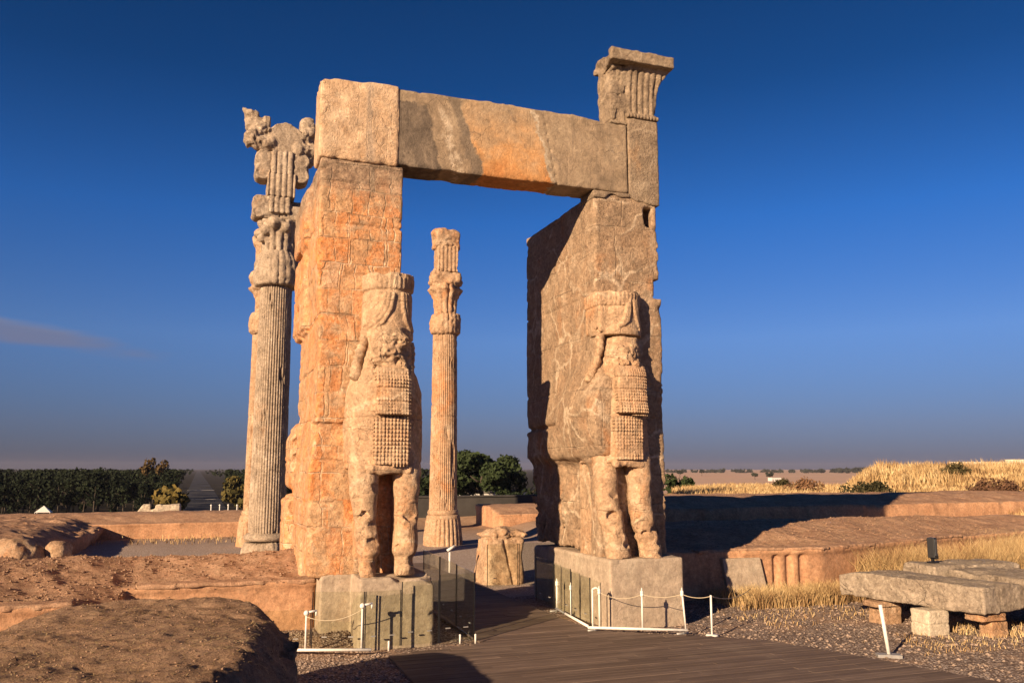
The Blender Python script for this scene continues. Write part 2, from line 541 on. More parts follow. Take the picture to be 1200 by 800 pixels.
def lintel_extra(t, p, c, h):
    x = t.xyz(p)
    n = t.math('MULTIPLY', t.math('SUBTRACT', t.noise(p, 1.5, 6, 0.7), 0.5), 0.60)
    n2 = t.math('MULTIPLY', t.math('SUBTRACT', t.noise(t.vmath('ADD', p, (3, 1, 2)), 2.2, 6, 0.7), 0.5), 0.5)
    slope = t.math('MULTIPLY', t.math('SUBTRACT', x[2], 10.3), 0.30)
    xs = t.math('ADD', t.math('ADD', x[0], n), slope)
    xr = t.math('ADD', t.math('ADD', x[0], n2), slope)
    def band(v, a, b_, e=0.03):
        return t.mulmask(t.step(v, a - e, a + e), t.math('SUBTRACT', 1.0, t.step(v, b_ - e, b_ + e)))
    fine = t.noise(p, 6.5, 6, 0.75)
    vert = t.noise(t.scale(p, (5.0, 5.0, 0.5)), 1.2, 5, 0.65)
    grey = t.ramp(t.noise(t.scale(t.warp(p, 1.2, 0.4), (1, 1, 0.6)), 1.5, 6, 0.65), [(0.3, (0.21, 0.16, 0.115)), (0.5, (0.30, 0.225, 0.155)), (0.7, (0.37, 0.29, 0.205))])
    grey = t.mix(t.mulmask(t.step(vert, 0.52, 0.7), 0.4), grey, (0.17, 0.135, 0.105))
    right = t.step(t.math('ADD', x[0], t.math('MULTIPLY', n2, 0.12)), 3.60, 3.625)
    c2 = grey
    # the dark broken face beside the joint
    dk = t.mulmask(band(xs, 3.0, 4.34), t.math('SUBTRACT', 1.0, t.step(t.math('ADD', x[2], n2), 10.86, 10.92)))
    dc = t.ramp(t.noise(t.scale(t.warp(p, 1.5, 0.6), (1.2, 1.0, 0.5)), 3.2, 6, 0.72), [(0.3, (0.07, 0.058, 0.05)), (0.52, (0.14, 0.112, 0.09)), (0.72, (0.26, 0.205, 0.155))])
    c2 = t.mix(t.mulmask(dk, 0.92), c2, dc)
    st1 = t.mulmask(band(xs, 4.60, 4.78, 0.05), t.step(fine, 0.40, 0.56), t.math('SUBTRACT', 1.0, t.step(x[2], 10.75, 10.95)))
    c2 = t.mix(t.mulmask(st1, 0.75), c2, (0.55, 0.45, 0.34))
    c2 = t.mix(t.mulmask(band(xs, 4.96, 5.20, 0.04), 0.65), c2, (0.13, 0.105, 0.085))
    # the big rusty stain
    oz = t.math('ADD', t.math('MULTIPLY', t.math('SUBTRACT', 11.1, x[2]), 0.5), t.math('MULTIPLY', t.math('SUBTRACT', t.noise(p, 1.3, 6, 0.68), 0.5), 1.6))
    oc = t.ramp(oz, [(0.0, (0.33, 0.245, 0.165)), (0.35, (0.42, 0.275, 0.16)), (0.62, (0.50, 0.27, 0.12)), (0.85, (0.46, 0.21, 0.08))])
    sm = t.mulmask(t.step(xs, 5.18, 5.24), t.math('SUBTRACT', 1.0, t.step(xr, 6.84, 6.88)))
    c2 = t.mix(sm, c2, oc)
    c2 = t.mix(t.mulmask(band(xr, 6.86, 6.93, 0.02), t.step(fine, 0.38, 0.5), 0.65), c2, (0.5, 0.42, 0.32))
    blot = t.mulmask(t.step(t.noise(p, 1.9, 5, 0.65), 0.60, 0.64), 0.45)
    c2 = t.mix(blot, c2, (0.16, 0.13, 0.105))
    c = t.mix(right, c, c2)
    # grey run of water and rounded scars on the pale left end
    run = t.mulmask(t.math('SUBTRACT', 1.0, right), band(t.math('ADD', x[0], t.math('MULTIPLY', n, 0.25)), 2.92, 3.10, 0.05), t.step(vert, 0.36, 0.5))
    c = t.mix(t.mulmask(run, 0.6), c, (0.33, 0.27, 0.22))
    return c, t.math('MULTIPLY', h, t.lin(right, 0, 1, 0.8, 0.35))
stone('stone_lintel', (0.60, 0.42, 0.275), (0.46, 0.30, 0.185), (0.70, 0.55, 0.40), (0.5, 0.28, 0.13), 0.35, 0.3, 0.3, ((0.6, 0.55), 0.1, 0.2), extra=lintel_extra, seed=(3, 3, 3), k_crack=0.8, micro=0.55)
stone('stone_cap', (0.31, 0.235, 0.165), (0.22, 0.165, 0.12), (0.45, 0.36, 0.265), (0.42, 0.24, 0.12), 0.12, 0.6, 0.4, None, 1.3, seed=(17, 3, 3), k_crack=0.6, micro=0.7)

def mud(name, base, dark, pale, straw=0.4, extra=None, sc=1.0, bump=0.8, bd=0.03):
    m, t = new_mat(name)
    p = t.pos()
    n1 = t.noise(p, 0.8 * sc, 5, 0.6); n2 = t.noise(p, 5.0 * sc, 6, 0.7); n3 = t.noise(p, 38.0 * sc, 4, 0.75)
    c = t.mix(t.step(n1, 0.35, 0.65), base, dark)
    c = t.mix(t.mulmask(t.step(n2, 0.45, 0.75), 0.55), c, pale)
    c = t.mix(t.mulmask(t.step(n3, 0.55, 0.68), straw), c, (0.56, 0.42, 0.27))
    c = t.mix(t.mulmask(t.step(t.noise(t.scale(p, (1, 1, 1.3)), 27.0 * sc, 3, 0.7), 0.58, 0.72), 0.5), c, (dark[0] * 0.45, dark[1] * 0.4, dark[2] * 0.4))
    h = t.math('ADD', t.math('MULTIPLY', n2, 0.8), t.math('MULTIPLY', n3, 0.5))
    if extra: c = extra(t, p, c)
    f = t.lin(t.noise(p, 11.0 * sc, 5, 0.75), 0.32, 0.68, 0.66, 1.28)
    c = t.mix(1.0, c, t.comb(f, f, f), 'MULTIPLY')
    f = t.lin(t.noise(t.scale(p, (1.0, 1.0, 0.45)), 2.2, 5, 0.7), 0.32, 0.68, 0.82, 1.15)
    c = t.mix(1.0, c, t.comb(f, f, f), 'MULTIPLY')
    M[name] = finish(m, t, c, 0.95, h, bump, bd, 0.1)

def damp(t, p, c):
    x = t.xyz(p)
    s = t.noise(t.scale(p, (1.4, 1.4, 0.35)), 1.1, 4, 0.6)
    return t.mix(t.mulmask(t.step(s, 0.56, 0.72), 0.45), c, (0.24, 0.12, 0.07))
mud('mud_wall', (0.50, 0.285, 0.165), (0.41, 0.225, 0.13), (0.56, 0.36, 0.23), 0.2, damp)
mud('mud_top', (0.46, 0.285, 0.185), (0.36, 0.21, 0.135), (0.56, 0.40, 0.275), 0.6, None, 1.0, 1.0, 0.05)
def mound_dirt(t, p, c):
    s = t.step(t.noise(p, 1.8, 4, 0.65), 0.5, 0.7)
    return t.mix(t.mulmask(s, 0.3), c, (0.14, 0.09, 0.06))
mud('mud_mound', (0.34, 0.22, 0.145), (0.25, 0.155, 0.10), (0.46, 0.33, 0.22), 0.7, mound_dirt, 1.5, 1.0, 0.04)

def simple(name, col, rough=0.6, var=0.15, sc=20.0, metallic=0.0, spec=0.4, bump=0.15):
    m, t = new_mat(name)
    n = t.noise(t.obco(), sc, 4, 0.6)
    c = t.mix(t.lin(n, 0.3, 0.7, 0, 1), tuple(v * (1 - var) for v in col), tuple(min(1, v * (1 + var)) for v in col))
    M[name] = finish(m, t, c, rough, n, bump, 0.004, spec, metallic)
simple('white_paint', (0.72, 0.70, 0.66), 0.45, 0.12, 14)
simple('grey_metal', (0.35, 0.34, 0.33), 0.5, 0.15, 18, 0.4)
simple('black_metal', (0.012, 0.012, 0.014), 0.45, 0.3)
simple('rope', (0.50, 0.42, 0.30), 0.9, 0.2, 60)
simple('lamp_glass', (0.10, 0.115, 0.13), 0.15, 0.1, 4, 0, 0.8)
simple('white_wall', (0.62, 0.60, 0.57), 0.8, 0.1, 1.0)
simple('roof_grey', (0.25, 0.22, 0.2), 0.8, 0.2, 1.0)
simple('window_dark', (0.03, 0.035, 0.04), 0.2, 0.1, 1.0)
simple('parapet', (0.05, 0.046, 0.043), 0.9, 0.25, 1.0)
simple('bark', (0.06, 0.047, 0.037), 0.95, 0.35, 3.0)
simple('clod', (0.30, 0.19, 0.125), 0.95, 0.4, 9.0)
simple('pebble', (0.33, 0.25, 0.20), 0.9, 0.4, 9.0)

def leaf_mat(name, a, b, c3=None):
    m, t = new_mat(name)
    p = t.obco()
    oi = t.node('ShaderNodeObjectInfo').outputs['Random']
    n = t.noise(p, 0.8, 3, 0.6)
    fi = t.noise(p, 9.0, 2, 0.6)
    k = t.math('ADD', t.math('MULTIPLY', n, 0.6), t.math('MULTIPLY', fi, 0.4))
    k = t.math('ADD', k, t.math('MULTIPLY', t.math('SUBTRACT', oi, 0.5), 0.3))
    stops = [(0.35, a), (0.62, b)] + ([(0.8, c3)] if c3 else [])
    c = t.ramp(k, stops)
    M[name] = finish(m, t, c, 0.75, None, spec=0.15)
leaf_mat('pine_leaf', (0.008, 0.013, 0.007), (0.019, 0.027, 0.013))
leaf_mat('rust_leaf', (0.07, 0.05, 0.02), (0.17, 0.085, 0.028), (0.22, 0.08, 0.025))
leaf_mat('green_leaf', (0.011, 0.019, 0.009), (0.030, 0.045, 0.017))
leaf_mat('autumn_leaf', (0.06, 0.055, 0.018), (0.15, 0.11, 0.03), (0.20, 0.085, 0.03))
leaf_mat('bush_leaf', (0.025, 0.026, 0.013), (0.07, 0.058, 0.026))
leaf_mat('brown_leaf', (0.10, 0.055, 0.035), (0.2, 0.11, 0.06))
leaf_mat('far_leaf', (0.03, 0.034, 0.028), (0.05, 0.055, 0.042))

m, t = new_mat('dry_grass')
oi = t.node('ShaderNodeNewGeometry')
ri = oi.outputs['Random Per Island']
pn = t.noise(oi.outputs['Position'], 0.5, 6, 0.7)
gc = t.ramp(t.math('ADD', t.math('MULTIPLY', ri, 0.42), t.math('MULTIPLY', t.step(pn, 0.3, 0.7), 0.58)),
            [(0.12, (0.14, 0.085, 0.045)), (0.35, (0.32, 0.205, 0.10)), (0.62, (0.50, 0.36, 0.18)), (0.95, (0.64, 0.52, 0.31))])
M['dry_grass'] = finish(m, t, gc, 0.85, None, spec=0.1)

# glass: clear sheet with a grey-green body tint
m, t = new_mat('glass')
tr = t.node('ShaderNodeBsdfTransparent'); tr.inputs[0].default_value = (0.94, 0.955, 0.92, 1)
gl = t.node('ShaderNodeBsdfGlossy'); gl.inputs['Roughness'].default_value = 0.03
gl.inputs['Color'].default_value = (0.9, 0.92, 0.9, 1)
fr = t.node('ShaderNodeLayerWeight'); fr.inputs['Blend'].default_value = 0.5
frv = t.math('ADD', t.math('MULTIPLY', t.math('POWER', fr.outputs['Facing'], 4.0), 0.55), 0.035)
mx = t.node('ShaderNodeMixShader')
t.L.new(frv, mx.inputs[0]); t.L.new(tr.outputs[0], mx.inputs[1]); t.L.new(gl.outputs[0], mx.inputs[2])
o = t.node('ShaderNodeOutputMaterial'); t.L.new(mx.outputs[0], o.inputs[0])
M['glass'] = m

# weathered deck boards
m, t = new_mat('deck_wood')
g = t.node('ShaderNodeNewGeometry')
p = g.outputs['Position']; ri = g.outputs['Random Per Island']
gr = t.noise(t.scale(p, (0.7, 26.0, 3.0)), 1.6, 5, 0.7)
sp = t.noise(p, 0.7, 4, 0.6)
c = t.ramp(gr, [(0.25, (0.06, 0.042, 0.034)), (0.5, (0.17, 0.122, 0.098)), (0.75, (0.32, 0.245, 0.20))])
c = t.mix(t.lin(ri, 0, 1, 0.0, 0.75), c, (0.085, 0.060, 0.048))
c = t.mix(t.mulmask(t.step(sp, 0.5, 0.7), 0.35), c, (0.22, 0.17, 0.135))
M['deck_wood'] = finish(m, t, c, 0.8, gr, 0.5, 0.01, 0.25)

# ------------------------------------------------------------------ ground: one sheet to the horizon
def sst(v, a, b):
    t = np.clip((v - a) / (b - a), 0, 1)
    return t * t * (3 - 2 * t)

def height(x, y):
    x = np.asarray(x, float); y = np.asarray(y, float)
    r = np.hypot(x, y)
    az = np.degrees(np.arctan2(x, y))
    h = np.zeros_like(x)
    # floor of the hall behind the gate, half a metre lower
    hall = sst(y, 21.0, 24.0) * (1 - sst(y, 56, 60)) * sst(x, -9, -6) * (1 - sst(x, 17, 20))
    h -= 0.5 * hall
    # rising terrace on the right
    rt = sst(x, 26, 36) * sst(r, 36, 56)
    h += rt * 1.05
    bank = sst(az + 1.2 * vnoise(r * 0.15, 0, 0, 5), 41.6, 44.0) * sst(r, 50, 74) * (1.9 + 0.25 * fbm(x * 0.12, y * 0.12, 0, 3, 9) + 0.3 * sst(az, 46, 54))
    h += bank
    # edge of the terrace
    edge_r = 66 + 36 * sst(az, 26, 36) + 14 * sst(az, 41, 44) + 3 * vnoise(x * 0.05, y * 0.05, 0, 3)
    fall = sst(r, edge_r, edge_r + 38)
    h = h * (1 - fall) - 12.0 * fall
    near = 1 - sst(r, 55, 80)
    h += 0.05 * fbm(x * 0.5, y * 0.5, 0, 3, 1) * near + 0.02 * fbm(x * 2.5, y * 2.5, 0, 2, 4) * (1 - sst(r, 25, 40))
    h += 0.35 * fbm(x * 0.03, y * 0.03, 0, 3, 2) * fall * (1 - sst(r, 800, 2500))
    h -= 0.06 * (1 - sst(r, 30, 34))            # beds the deck in
    # raised gravel in the corner left of the gate
    h += 0.22 * (1 - sst(np.hypot((x - 2.1) / 1.6, (y - 17.2) / 1.0), 0.5, 1.0))
    return h

azs = np.concatenate([np.arange(-180, -24, 4.0), np.arange(-24, 66, 0.3), np.arange(66, 180, 4.0)])
rs_ = np.concatenate([[0.6], np.geomspace(1.5, 130, 190), np.geomspace(136, 16000, 60)])
A_, R_ = np.meshgrid(np.radians(azs), rs_, indexing='ij')
gx = R_ * np.sin(A_); gy = R_ * np.cos(A_)
gz = height(gx, gy)
na, nr = gx.shape
V = np.stack([gx, gy, gz], -1).reshape(-1, 3)
ia = np.arange(na)[:, None]; ir = np.arange(nr - 1)[None, :]
ja = (ia + 1) % na
Q = np.stack([ia * nr + ir, ia * nr + ir + 1, ja * nr + ir + 1, ja * nr + ir], -1).reshape(-1, 4)
V = np.concatenate([V, [[0, 0, float(height(0.0, 0.01))]]])
c0 = len(V) - 1
Qc = np.array([[c0, i * nr, ((i + 1) % na) * nr, ((i + 1) % na) * nr] for i in range(na)])

m, t = new_mat('ground')
p = t.pos(); x = t.xyz(p)
rr = t.math('SQRT', t.math('ADD', t.math('MULTIPLY', x[0], x[0]), t.math('MULTIPLY', x[1], x[1])))
n1 = t.noise(p, 0.35, 5, 0.6); n2 = t.noise(p, 2.5, 5, 0.7); n3 = t.noise(p, 24.0, 4, 0.75)
vg = t.voro(p, 22.0)
vr = t.xyz(vg.outputs['Color'])[0]
grav = t.ramp(vr, [(0.0, (0.17, 0.125, 0.105)), (0.35, (0.33, 0.255, 0.22)), (0.7, (0.43, 0.35, 0.305)), (1.0, (0.64, 0.55, 0.49))])
grav = t.mix(t.step(vg.outputs['Distance'], 0.35, 0.6), grav, (0.15, 0.11, 0.09))
earth = t.ramp(n2, [(0.3, (0.28, 0.175, 0.115)), (0.6, (0.40, 0.265, 0.18)), (0.8, (0.48, 0.345, 0.245))])
earth = t.mix(t.mulmask(t.step(n3, 0.58, 0.72), 0.4), earth, (0.5, 0.4, 0.28))
near = t.mix(t.mulmask(t.step(t.math('ADD', t.math('MULTIPLY', n1, 0.6), t.math('MULTIPLY', n2, 0.4)), 0.50, 0.62), 0.6), grav, earth)
court = t.mulmask(t.step(x[1], 23.0, 25.0), t.math('SUBTRACT', 1.0, t.step(x[1], 49.0, 52.0)))
near = t.mix(court, near, t.mix(0.35, t.mix(1.0, grav, (1.35, 1.38, 1.42), 'MULTIPLY'), (0.46, 0.38, 0.33)))
# the deep shade side behind the gate is bare earth, the hall floor is gravel
far_e = t.step(rr, 40.0, 58.0)
dryg = t.ramp(t.noise(p, 0.9, 6, 0.7), [(0.3, (0.26, 0.16, 0.07)), (0.5, (0.42, 0.29, 0.12)), (0.7, (0.55, 0.41, 0.19))])
azn = t.math('ARCTAN2', x[0], x[1])
right = t.step(azn, 0.45, 0.53)
c = t.mix(far_e, near, t.mix(right, earth, dryg))
# the plain
plain = t.step(x[2], -5.0, -9.0)
forest = t.ramp(t.noise(p, 0.08, 5, 0.6), [(0.35, (0.018, 0.02, 0.012)), (0.6, (0.045, 0.036, 0.024)), (0.75, (0.08, 0.06, 0.04))])
ps = t.noise(t.scale(p, (0.0016, 0.010, 0.0)), 1.0, 5, 0.6)
field = t.ramp(ps, [(0.3, (0.52, 0.34, 0.25)), (0.48, (0.60, 0.41, 0.31)), (0.56, (0.50, 0.35, 0.26)), (0.66, (0.64, 0.48, 0.35))])
yel = t.math('SUBTRACT', 1.0, t.step(t.math('ADD', rr, t.math('MULTIPLY', t.math('SUBTRACT', t.noise(p, 0.006, 4), 0.5), 350.0)), 330.0, 520.0))
field = t.mix(yel, field, dryg)
c = t.mix(plain, c, t.mix(t.step(azn, 0.43, 0.50), forest, field))
hb = t.math('SUBTRACT', t.math('MULTIPLY', n3, 0.3), t.math('MULTIPLY', vg.outputs['Distance'], 0.8))
M['ground'] = finish(m, t, c, 0.95, hb, 0.8, 0.03, 0.1)

me = mesh_np('ground', V, np.concatenate([Q, Qc]), None)
me = bpy.data.meshes.new('ground')
me.from_pydata(V.tolist(), [], Q.tolist() + [q[:3].tolist() for q in Qc])
for f in me.polygons: f.use_smooth = True
me.materials.append(M['ground'])
ground = add('ground', me); ground['kind'] = 'structure'
if me.polygons[0].normal.z < 0: me.flip_normals()

def gh(x, y): return float(height(np.array(x, float), np.array(y, float)))

# ------------------------------------------------------------------ road on the plain, along the axis of the gate
m, t = new_mat('asphalt')
p = t.pos()
c = t.ramp(t.noise(p, 0.05, 5, 0.6), [(0.3, (0.04, 0.04, 0.044)), (0.7, (0.075, 0.075, 0.08))])
M['asphalt'] = finish(m, t, c, 0.85, None, spec=0.1)
ys = np.geomspace(150, 6000, 60)
V = []; Q = []
for i, yy in enumerate(ys):
    for dx in (-8.5, -0.5, 0.5, 8.5):
        V.append((2.6 + dx, yy, gh(2.6 + dx, yy) + 0.12))
    if i:
        a = (i - 1) * 4
        for k in range(3): Q.append((a + k, a + k + 1, a + k + 5, a + k + 4))
me = mesh_np('road', V, Q, M['asphalt'])
add('road', me)['kind'] = 'structure'
b = MB()
for yy, wd in ((262, 1.2), (330, 1.6), (455, 2.0), (640, 3.0)):     # pale crossings
    z = gh(2.6, yy) + 0.2
    b.box(-6.5, 11.5, yy, yy + wd, z, z + 0.04)
o = b.build('road_markings', M['white_wall']); o['kind'] = 'structure'

# ------------------------------------------------------------------ boardwalk of real boards
def bw_left(y):
    return float(np.interp(y, [-4, 13.2, 15.28, 15.70, 15.74, 30], [3.2, 3.23, 3.27, 5.0, 5.12, 5.2]))
def bw_right(y):
    return float(np.interp(y, [-4, 8, 10.34, 12.52, 14.09, 14.83, 15.2, 16.2, 18.5, 30], [12.6, 12.2, 11.6, 10.9, 10.3, 9.5, 8.9, 7.62, 7.55, 7.5]))
b = MB()
y = 4.0
rr_ = random.Random(3)
while y < 29.5:
    w = 0.145
    x0, x1 = bw_left(y + w / 2), bw_right(y + w / 2)
    cuts = [x0]
    cx = x0 + rr_.uniform(0.6, 2.4)
    while cx < x1 - 0.4:
        cuts.append(cx); cx += rr_.uniform(2.0, 3.2)
    cuts.append(x1)
    for q0, q1 in zip(cuts[:-1], cuts[1:]):
        dz = rr_.uniform(-0.003, 0.004); sk = rr_.uniform(-0.002, 0.002)
        b.box(q0 + 0.003, q1 - 0.003, y + sk, y + w - 0.009 + sk, -0.032, 0.0 + dz)
    y += w
o = b.build('boardwalk', M['deck_wood']); o['kind'] = 'structure'
b = MB()
for yy in np.arange(4, 29, 0.6):
    b.box(bw_left(yy) + 0.02, bw_right(yy) - 0.02, yy, yy + 0.08, -0.10, -0.036)
o = b.build('boardwalk_joists', M['bark']); o['kind'] = 'structure'

# ------------------------------------------------------------------ the stone gateway
gate = thing('stone_gateway', 'tall weathered stone gateway with two winged bull guardians under a long lintel', 'gateway', (5.8, 16.9, 0.0))

def crack_z(z, x, y, zs, w=0.02, depth=0.035, seed=0, amp=0.05):
    zz = z + amp * vnoise(x * 0.9 + y * 0.6, z * 0.4, seed, seed)
    r = 0
    for zc in zs: r = r + np.exp(-((zz - zc) / w) ** 2)
    return depth * r

def rough(x, y, z, a=0.05, b=0.02, seed=0, f=1.0):
    return a * fbm(x * 1.1 * f, y * 1.1 * f, z * 1.1 * f, 3, seed) + 1.25 * b * fbm(x * 6 * f, y * 6 * f, z * 6 * f, 3, seed + 20, 0.65)

# --- left pier
def pier_left(x, y, z):
    xl = np.interp(z, [1.2, 2.9, 4.5, 6.2, 7.4, 8.6, 9.5], [2.05, 1.99, 2.10, 2.10, 2.03, 2.02, 2.03]).astype(np.float32)
    d = sd_box(x - xl, y, z, 0.0, 9.0, 16.9, 19.8, 1.16, 9.47, 0.05)
    d = np.maximum(d, x - 3.74)
    for b in ((1.90, 3.5, 18.3, 19.6, 7.95, 9.35, .18), (1.95, 3.5, 18.6, 20.6, 6.1, 8.0, .15), (1.93, 3.6, 19.4, 20.7, 8.12, 9.28, .08), (2.02, 3.6, 19.4, 21.0, 7.02, 8.02, .12),
              (2.14, 3.6, 19.2, 20.7, 4.3, 7.05, .2), (2.02, 3.6, 19.0, 20.9, 3.0, 4.25, .2), (1.93, 3.6, 19.6, 21.0, 2.72, 4.0, .18),
              (1.84, 3.6, 19.6, 21.1, 0.2, 2.66, .3), (2.0, 3.6, 18.0, 20.0, 0.3, 3.0, .1)):
        d = smin(d, sd_box(x, y, z, *b), 0.06)
    d = d + crack_z(z, x, y, (8.12, 7.1, 6.2, 5.2, 4.16, 3.35, 2.55, 2.0, 9.0), 0.02, 0.04, 3)
    # the ledge half way up the front
    d = d + 0.10 * np.exp(-((z - 3.98) / 0.18) ** 2) * (y < 17.4) * (x < 2.75) * (z < 4.1)
    d = chips(d, x, y, z, edge_chips(20, 2.04, 16.9, 1.4, 9.4, -0.7, -0.7, 5, 0.05) + edge_chips(12, 3.74, 16.9, 1.4, 9.4, 0.7, -0.7, 6, 0.04) + edge_chips(16, 2.0, 19.6, 1.4, 9.4, -0.9, 0.1, 7, 0.1))
    d = d + rough(x, y, z, 0.03, 0.022, 2)
    return d + 0.045 * np.clip(fbm(x * 2.2, y * 2.2, z * 2.2, 3, 50), 0, 1) * 1.2
pl = sdf('pier', pier_left, (1.7, 16.7, 0.2), (3.9, 21.2, 9.6), 0.038, M['stone_orange'], gate)

# --- right pier
def pier_right(x, y, z):
    xr = np.interp(z, [1.2, 6.9, 7.0, 7.2, 9.5], [9.78, 9.80, 9.80, 9.74, 9.74]).astype(np.float32)
    d = sd_box(x, y, z, 8.13, 11.5, 16.9, 21.2, 1.2, 9.42, 0.03)
    d = np.maximum(d, x - xr)
    d = np.maximum(d, -sd_box(x, y, z, 9.62, 10.5, 16.5, 17.5, 7.05, 7.5, 0.05))       # bites in the right edge
    d = np.maximum(d, -sd_box(x, y, z, 9.40, 9.62, 16.5, 17.3, 8.72, 9.2, 0.03))
    d = smin(d, sd_box(x, y, z, 9.4, 10.6, 18.4, 20.4, 3.95, 5.05, 0.25), 0.1)           # rear bull's shoulder
    d = smin(d, sd_box(x, y, z, 9.3, 10.05, 17.6, 20.4, 1.3, 3.95, 0.15), 0.1)
    # the flank of the bull in relief on the inner wall
    d = smin(d, sd_ell(x, y, z, (8.28, 17.5, 4.35), (0.52, 1.35, 1.15)), 0.25)
    d = smin(d, sd_ell(x, y, z, (8.25, 19.0, 4.1), (0.34, 1.3, 0.85)), 0.25)
    # broken ground below the belly
    m = sst(y, 17.2, 17.7) * (1 - sst(z, 3.2, 3.5))
    d = d + m * (0.16 + 0.15 * fbm(x * 1.6, y * 1.6, z * 1.6, 3, 31) + 0.16 * np.abs(fbm(x * 4.5, y * 4.5, z * 3.0, 4, 32, 0.7))) * (x < 8.9)
    d = d + np.exp(-((z - 4.2) / 0.05) ** 2) * 0.12 * sst(y, 18.6, 18.9) * (x < 8.6)
    d = d + crack_z(z, x, y, (8.25, 7.12, 6.1, 5.0, 4.28, 3.4, 2.5), 0.018, 0.03, 8)
    # jagged top edge under the beam
    d = np.maximum(d, z - (9.42 - 0.22 * np.clip(fbm(x * 2.4, 0.3, 0.1, 2, 77) + 0.1, 0, 1) * (y < 17.3)))
    d = chips(d, x, y, z, edge_chips(10, 8.13, 16.9, 7.2, 9.4, -0.7, -0.7, 15, 0.025) + edge_chips(16, 9.78, 16.9, 1.4, 9.4, 0.8, -0.6, 16, 0.05) + edge_chips(10, 8.13, 21.2, 1.4, 9.4, -0.7, 0.7, 17, 0.07))
    d = d + rough(x, y, z, 0.02, 0.012, 12)
    return d + 0.03 * np.clip(fbm(x * 2.2, y * 2.2, z * 2.2, 3, 51), 0, 1)
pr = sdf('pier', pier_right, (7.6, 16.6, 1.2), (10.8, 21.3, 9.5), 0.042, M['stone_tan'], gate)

# --- plinths
def plinth_left(x, y, z):
    d = sd_box(x, y, z, 2.87, 4.30, 16.06, 20.9, -0.2, 1.21, 0.05)
    d = np.minimum(d, sd_box(x, y, z, 2.28, 3.4, 16.88, 20.9, -0.2, 1.22, 0.03))
    d = np.maximum(d, -(np.abs(z - 1.25) - 0.09 - 0.1 * np.clip(fbm(x * 3, y * 3, 0, 2, 6), -1, 1)) * 1.0 - 0.2 * (y > 16.5) - 0.02)
    d = chips(d, x, y, z, edge_chips(6, 2.87, 16.06, 0.0, 1.2, -0.7, -0.7, 25, 0.03) + edge_chips(5, 4.3, 16.06, 0.0, 1.2, 0.7, -0.7, 26, 0.03) + [(3.6, 16.1, 1.2, 0.1, -0.7, 0.7, 0.3), (3.05, 16.3, 1.19, -0.3, -0.6, 0.75, 0.3), (4.15, 16.2, 1.16, 0.5, -0.4, 0.75, 0.35)])
    d = d + 0.012 * np.exp(-((x - 2.5 - (z * 0.05)) / 0.01) ** 2)
    return d + rough(x, y, z, 0.01, 0.005, 4)
sdf('plinth', plinth_left, (2.2, 15.9, -0.2), (4.4, 21, 1.35), 0.035, M['stone_plinth'], gate)
def plinth_right(x, y, z):
    d = sd_box(x, y, z, 8.10, 9.86, 16.34, 19.7, -0.2, 1.34, 0.04)
    d = np.minimum(d, sd_box(x, y, z, 8.3, 9.7, 19.6, 21.2, -0.2, 1.25, 0.1))
    d = d - 0.02 * np.exp(-((z - 1.28) / 0.04) ** 2) * (x < 8.3)
    return d + rough(x, y, z, 0.01, 0.005, 5)
sdf('plinth', plinth_right, (8.0, 16.2, -0.2), (9.95, 21.3, 1.45), 0.035, M['stone_plinth'], gate)

# --- lintel
def lintel(x, y, z):
    top = np.interp(x, [1.9, 2.1, 3.6, 7.6, 8.3, 9.1], [11.10, 11.12, 11.16, 11.18, 11.13, 11.13]).astype(np.float32)
    top = top - 0.05 * np.clip(fbm(x * 3.0, 0.2, 0.1, 3, 60), -0.3, 1)
    d = sd_box(x, y, z, 2.0, 9.0, 16.88, 17.66, 9.47, 12.0, 0.02)
    d = np.maximum(d, z - top)
    left = (x < 3.6)
    d = d - 0.03 * left
    d = d + np.where(left, rough(x, y, z, 0.025, 0.018, 14), rough(x, y, z, 0.014, 0.006, 15))
    d = d + 0.02 * np.exp(-((x - 3.61 + 0.05 * vnoise(z * 2, 0, 0, 1)) / 0.012) ** 2)
    d = d + 0.03 * np.exp(-((x - 7.06 + 0.2 * (z - 10.3)) / 0.012) ** 2)
    # chips along the lower edge
    d = d + 0.10 * np.clip(fbm(x * 2.5, 0.5, 0.5, 3, 63), 0, 1) * np.exp(-((z - 9.47) / 0.08) ** 2)
    return d
sdf('lintel', lintel, (1.9, 16.75, 9.4), (9.05, 17.8, 11.3), 0.038, M['stone_lintel'], gate)

# --- upright block at the right end, and the patch of stone under the joint
def end_block(x, y, z):
    lowz = 9.22 + np.clip((9.45 - x), 0, 1) * 0.45 + 0.05 * vnoise(x * 5, 0, 0, 4)
    d = sd_box(x, y, z, 9.02, 9.80, 16.86, 17.7, 9.0, 11.30, 0.015)
    d = np.maximum(d, lowz - z)
    return d + rough(x, y, z, 0.012, 0.008, 16)
sdf('end_block', end_block, (8.9, 16.75, 9.0), (9.9, 17.8, 11.4), 0.032, M['stone_cap'], gate)
def patch_block(x, y, z):
    d = sd_box(x, y, z, 8.10, 9.04, 16.84, 17.6, 9.24, 9.46, 0.02)
    d = np.maximum(d, (9.28 + 0.16 * np.clip(vnoise(x * 4.2, 0, 0, 14) + 0.1, 0, 1)) - z)
    return d + rough(x, y, z, 0.02, 0.015, 17)
sdf('patch_block', patch_block, (8.0, 16.75, 9.2), (9.1, 17.7, 9.5), 0.03, M['stone_cap'], gate)

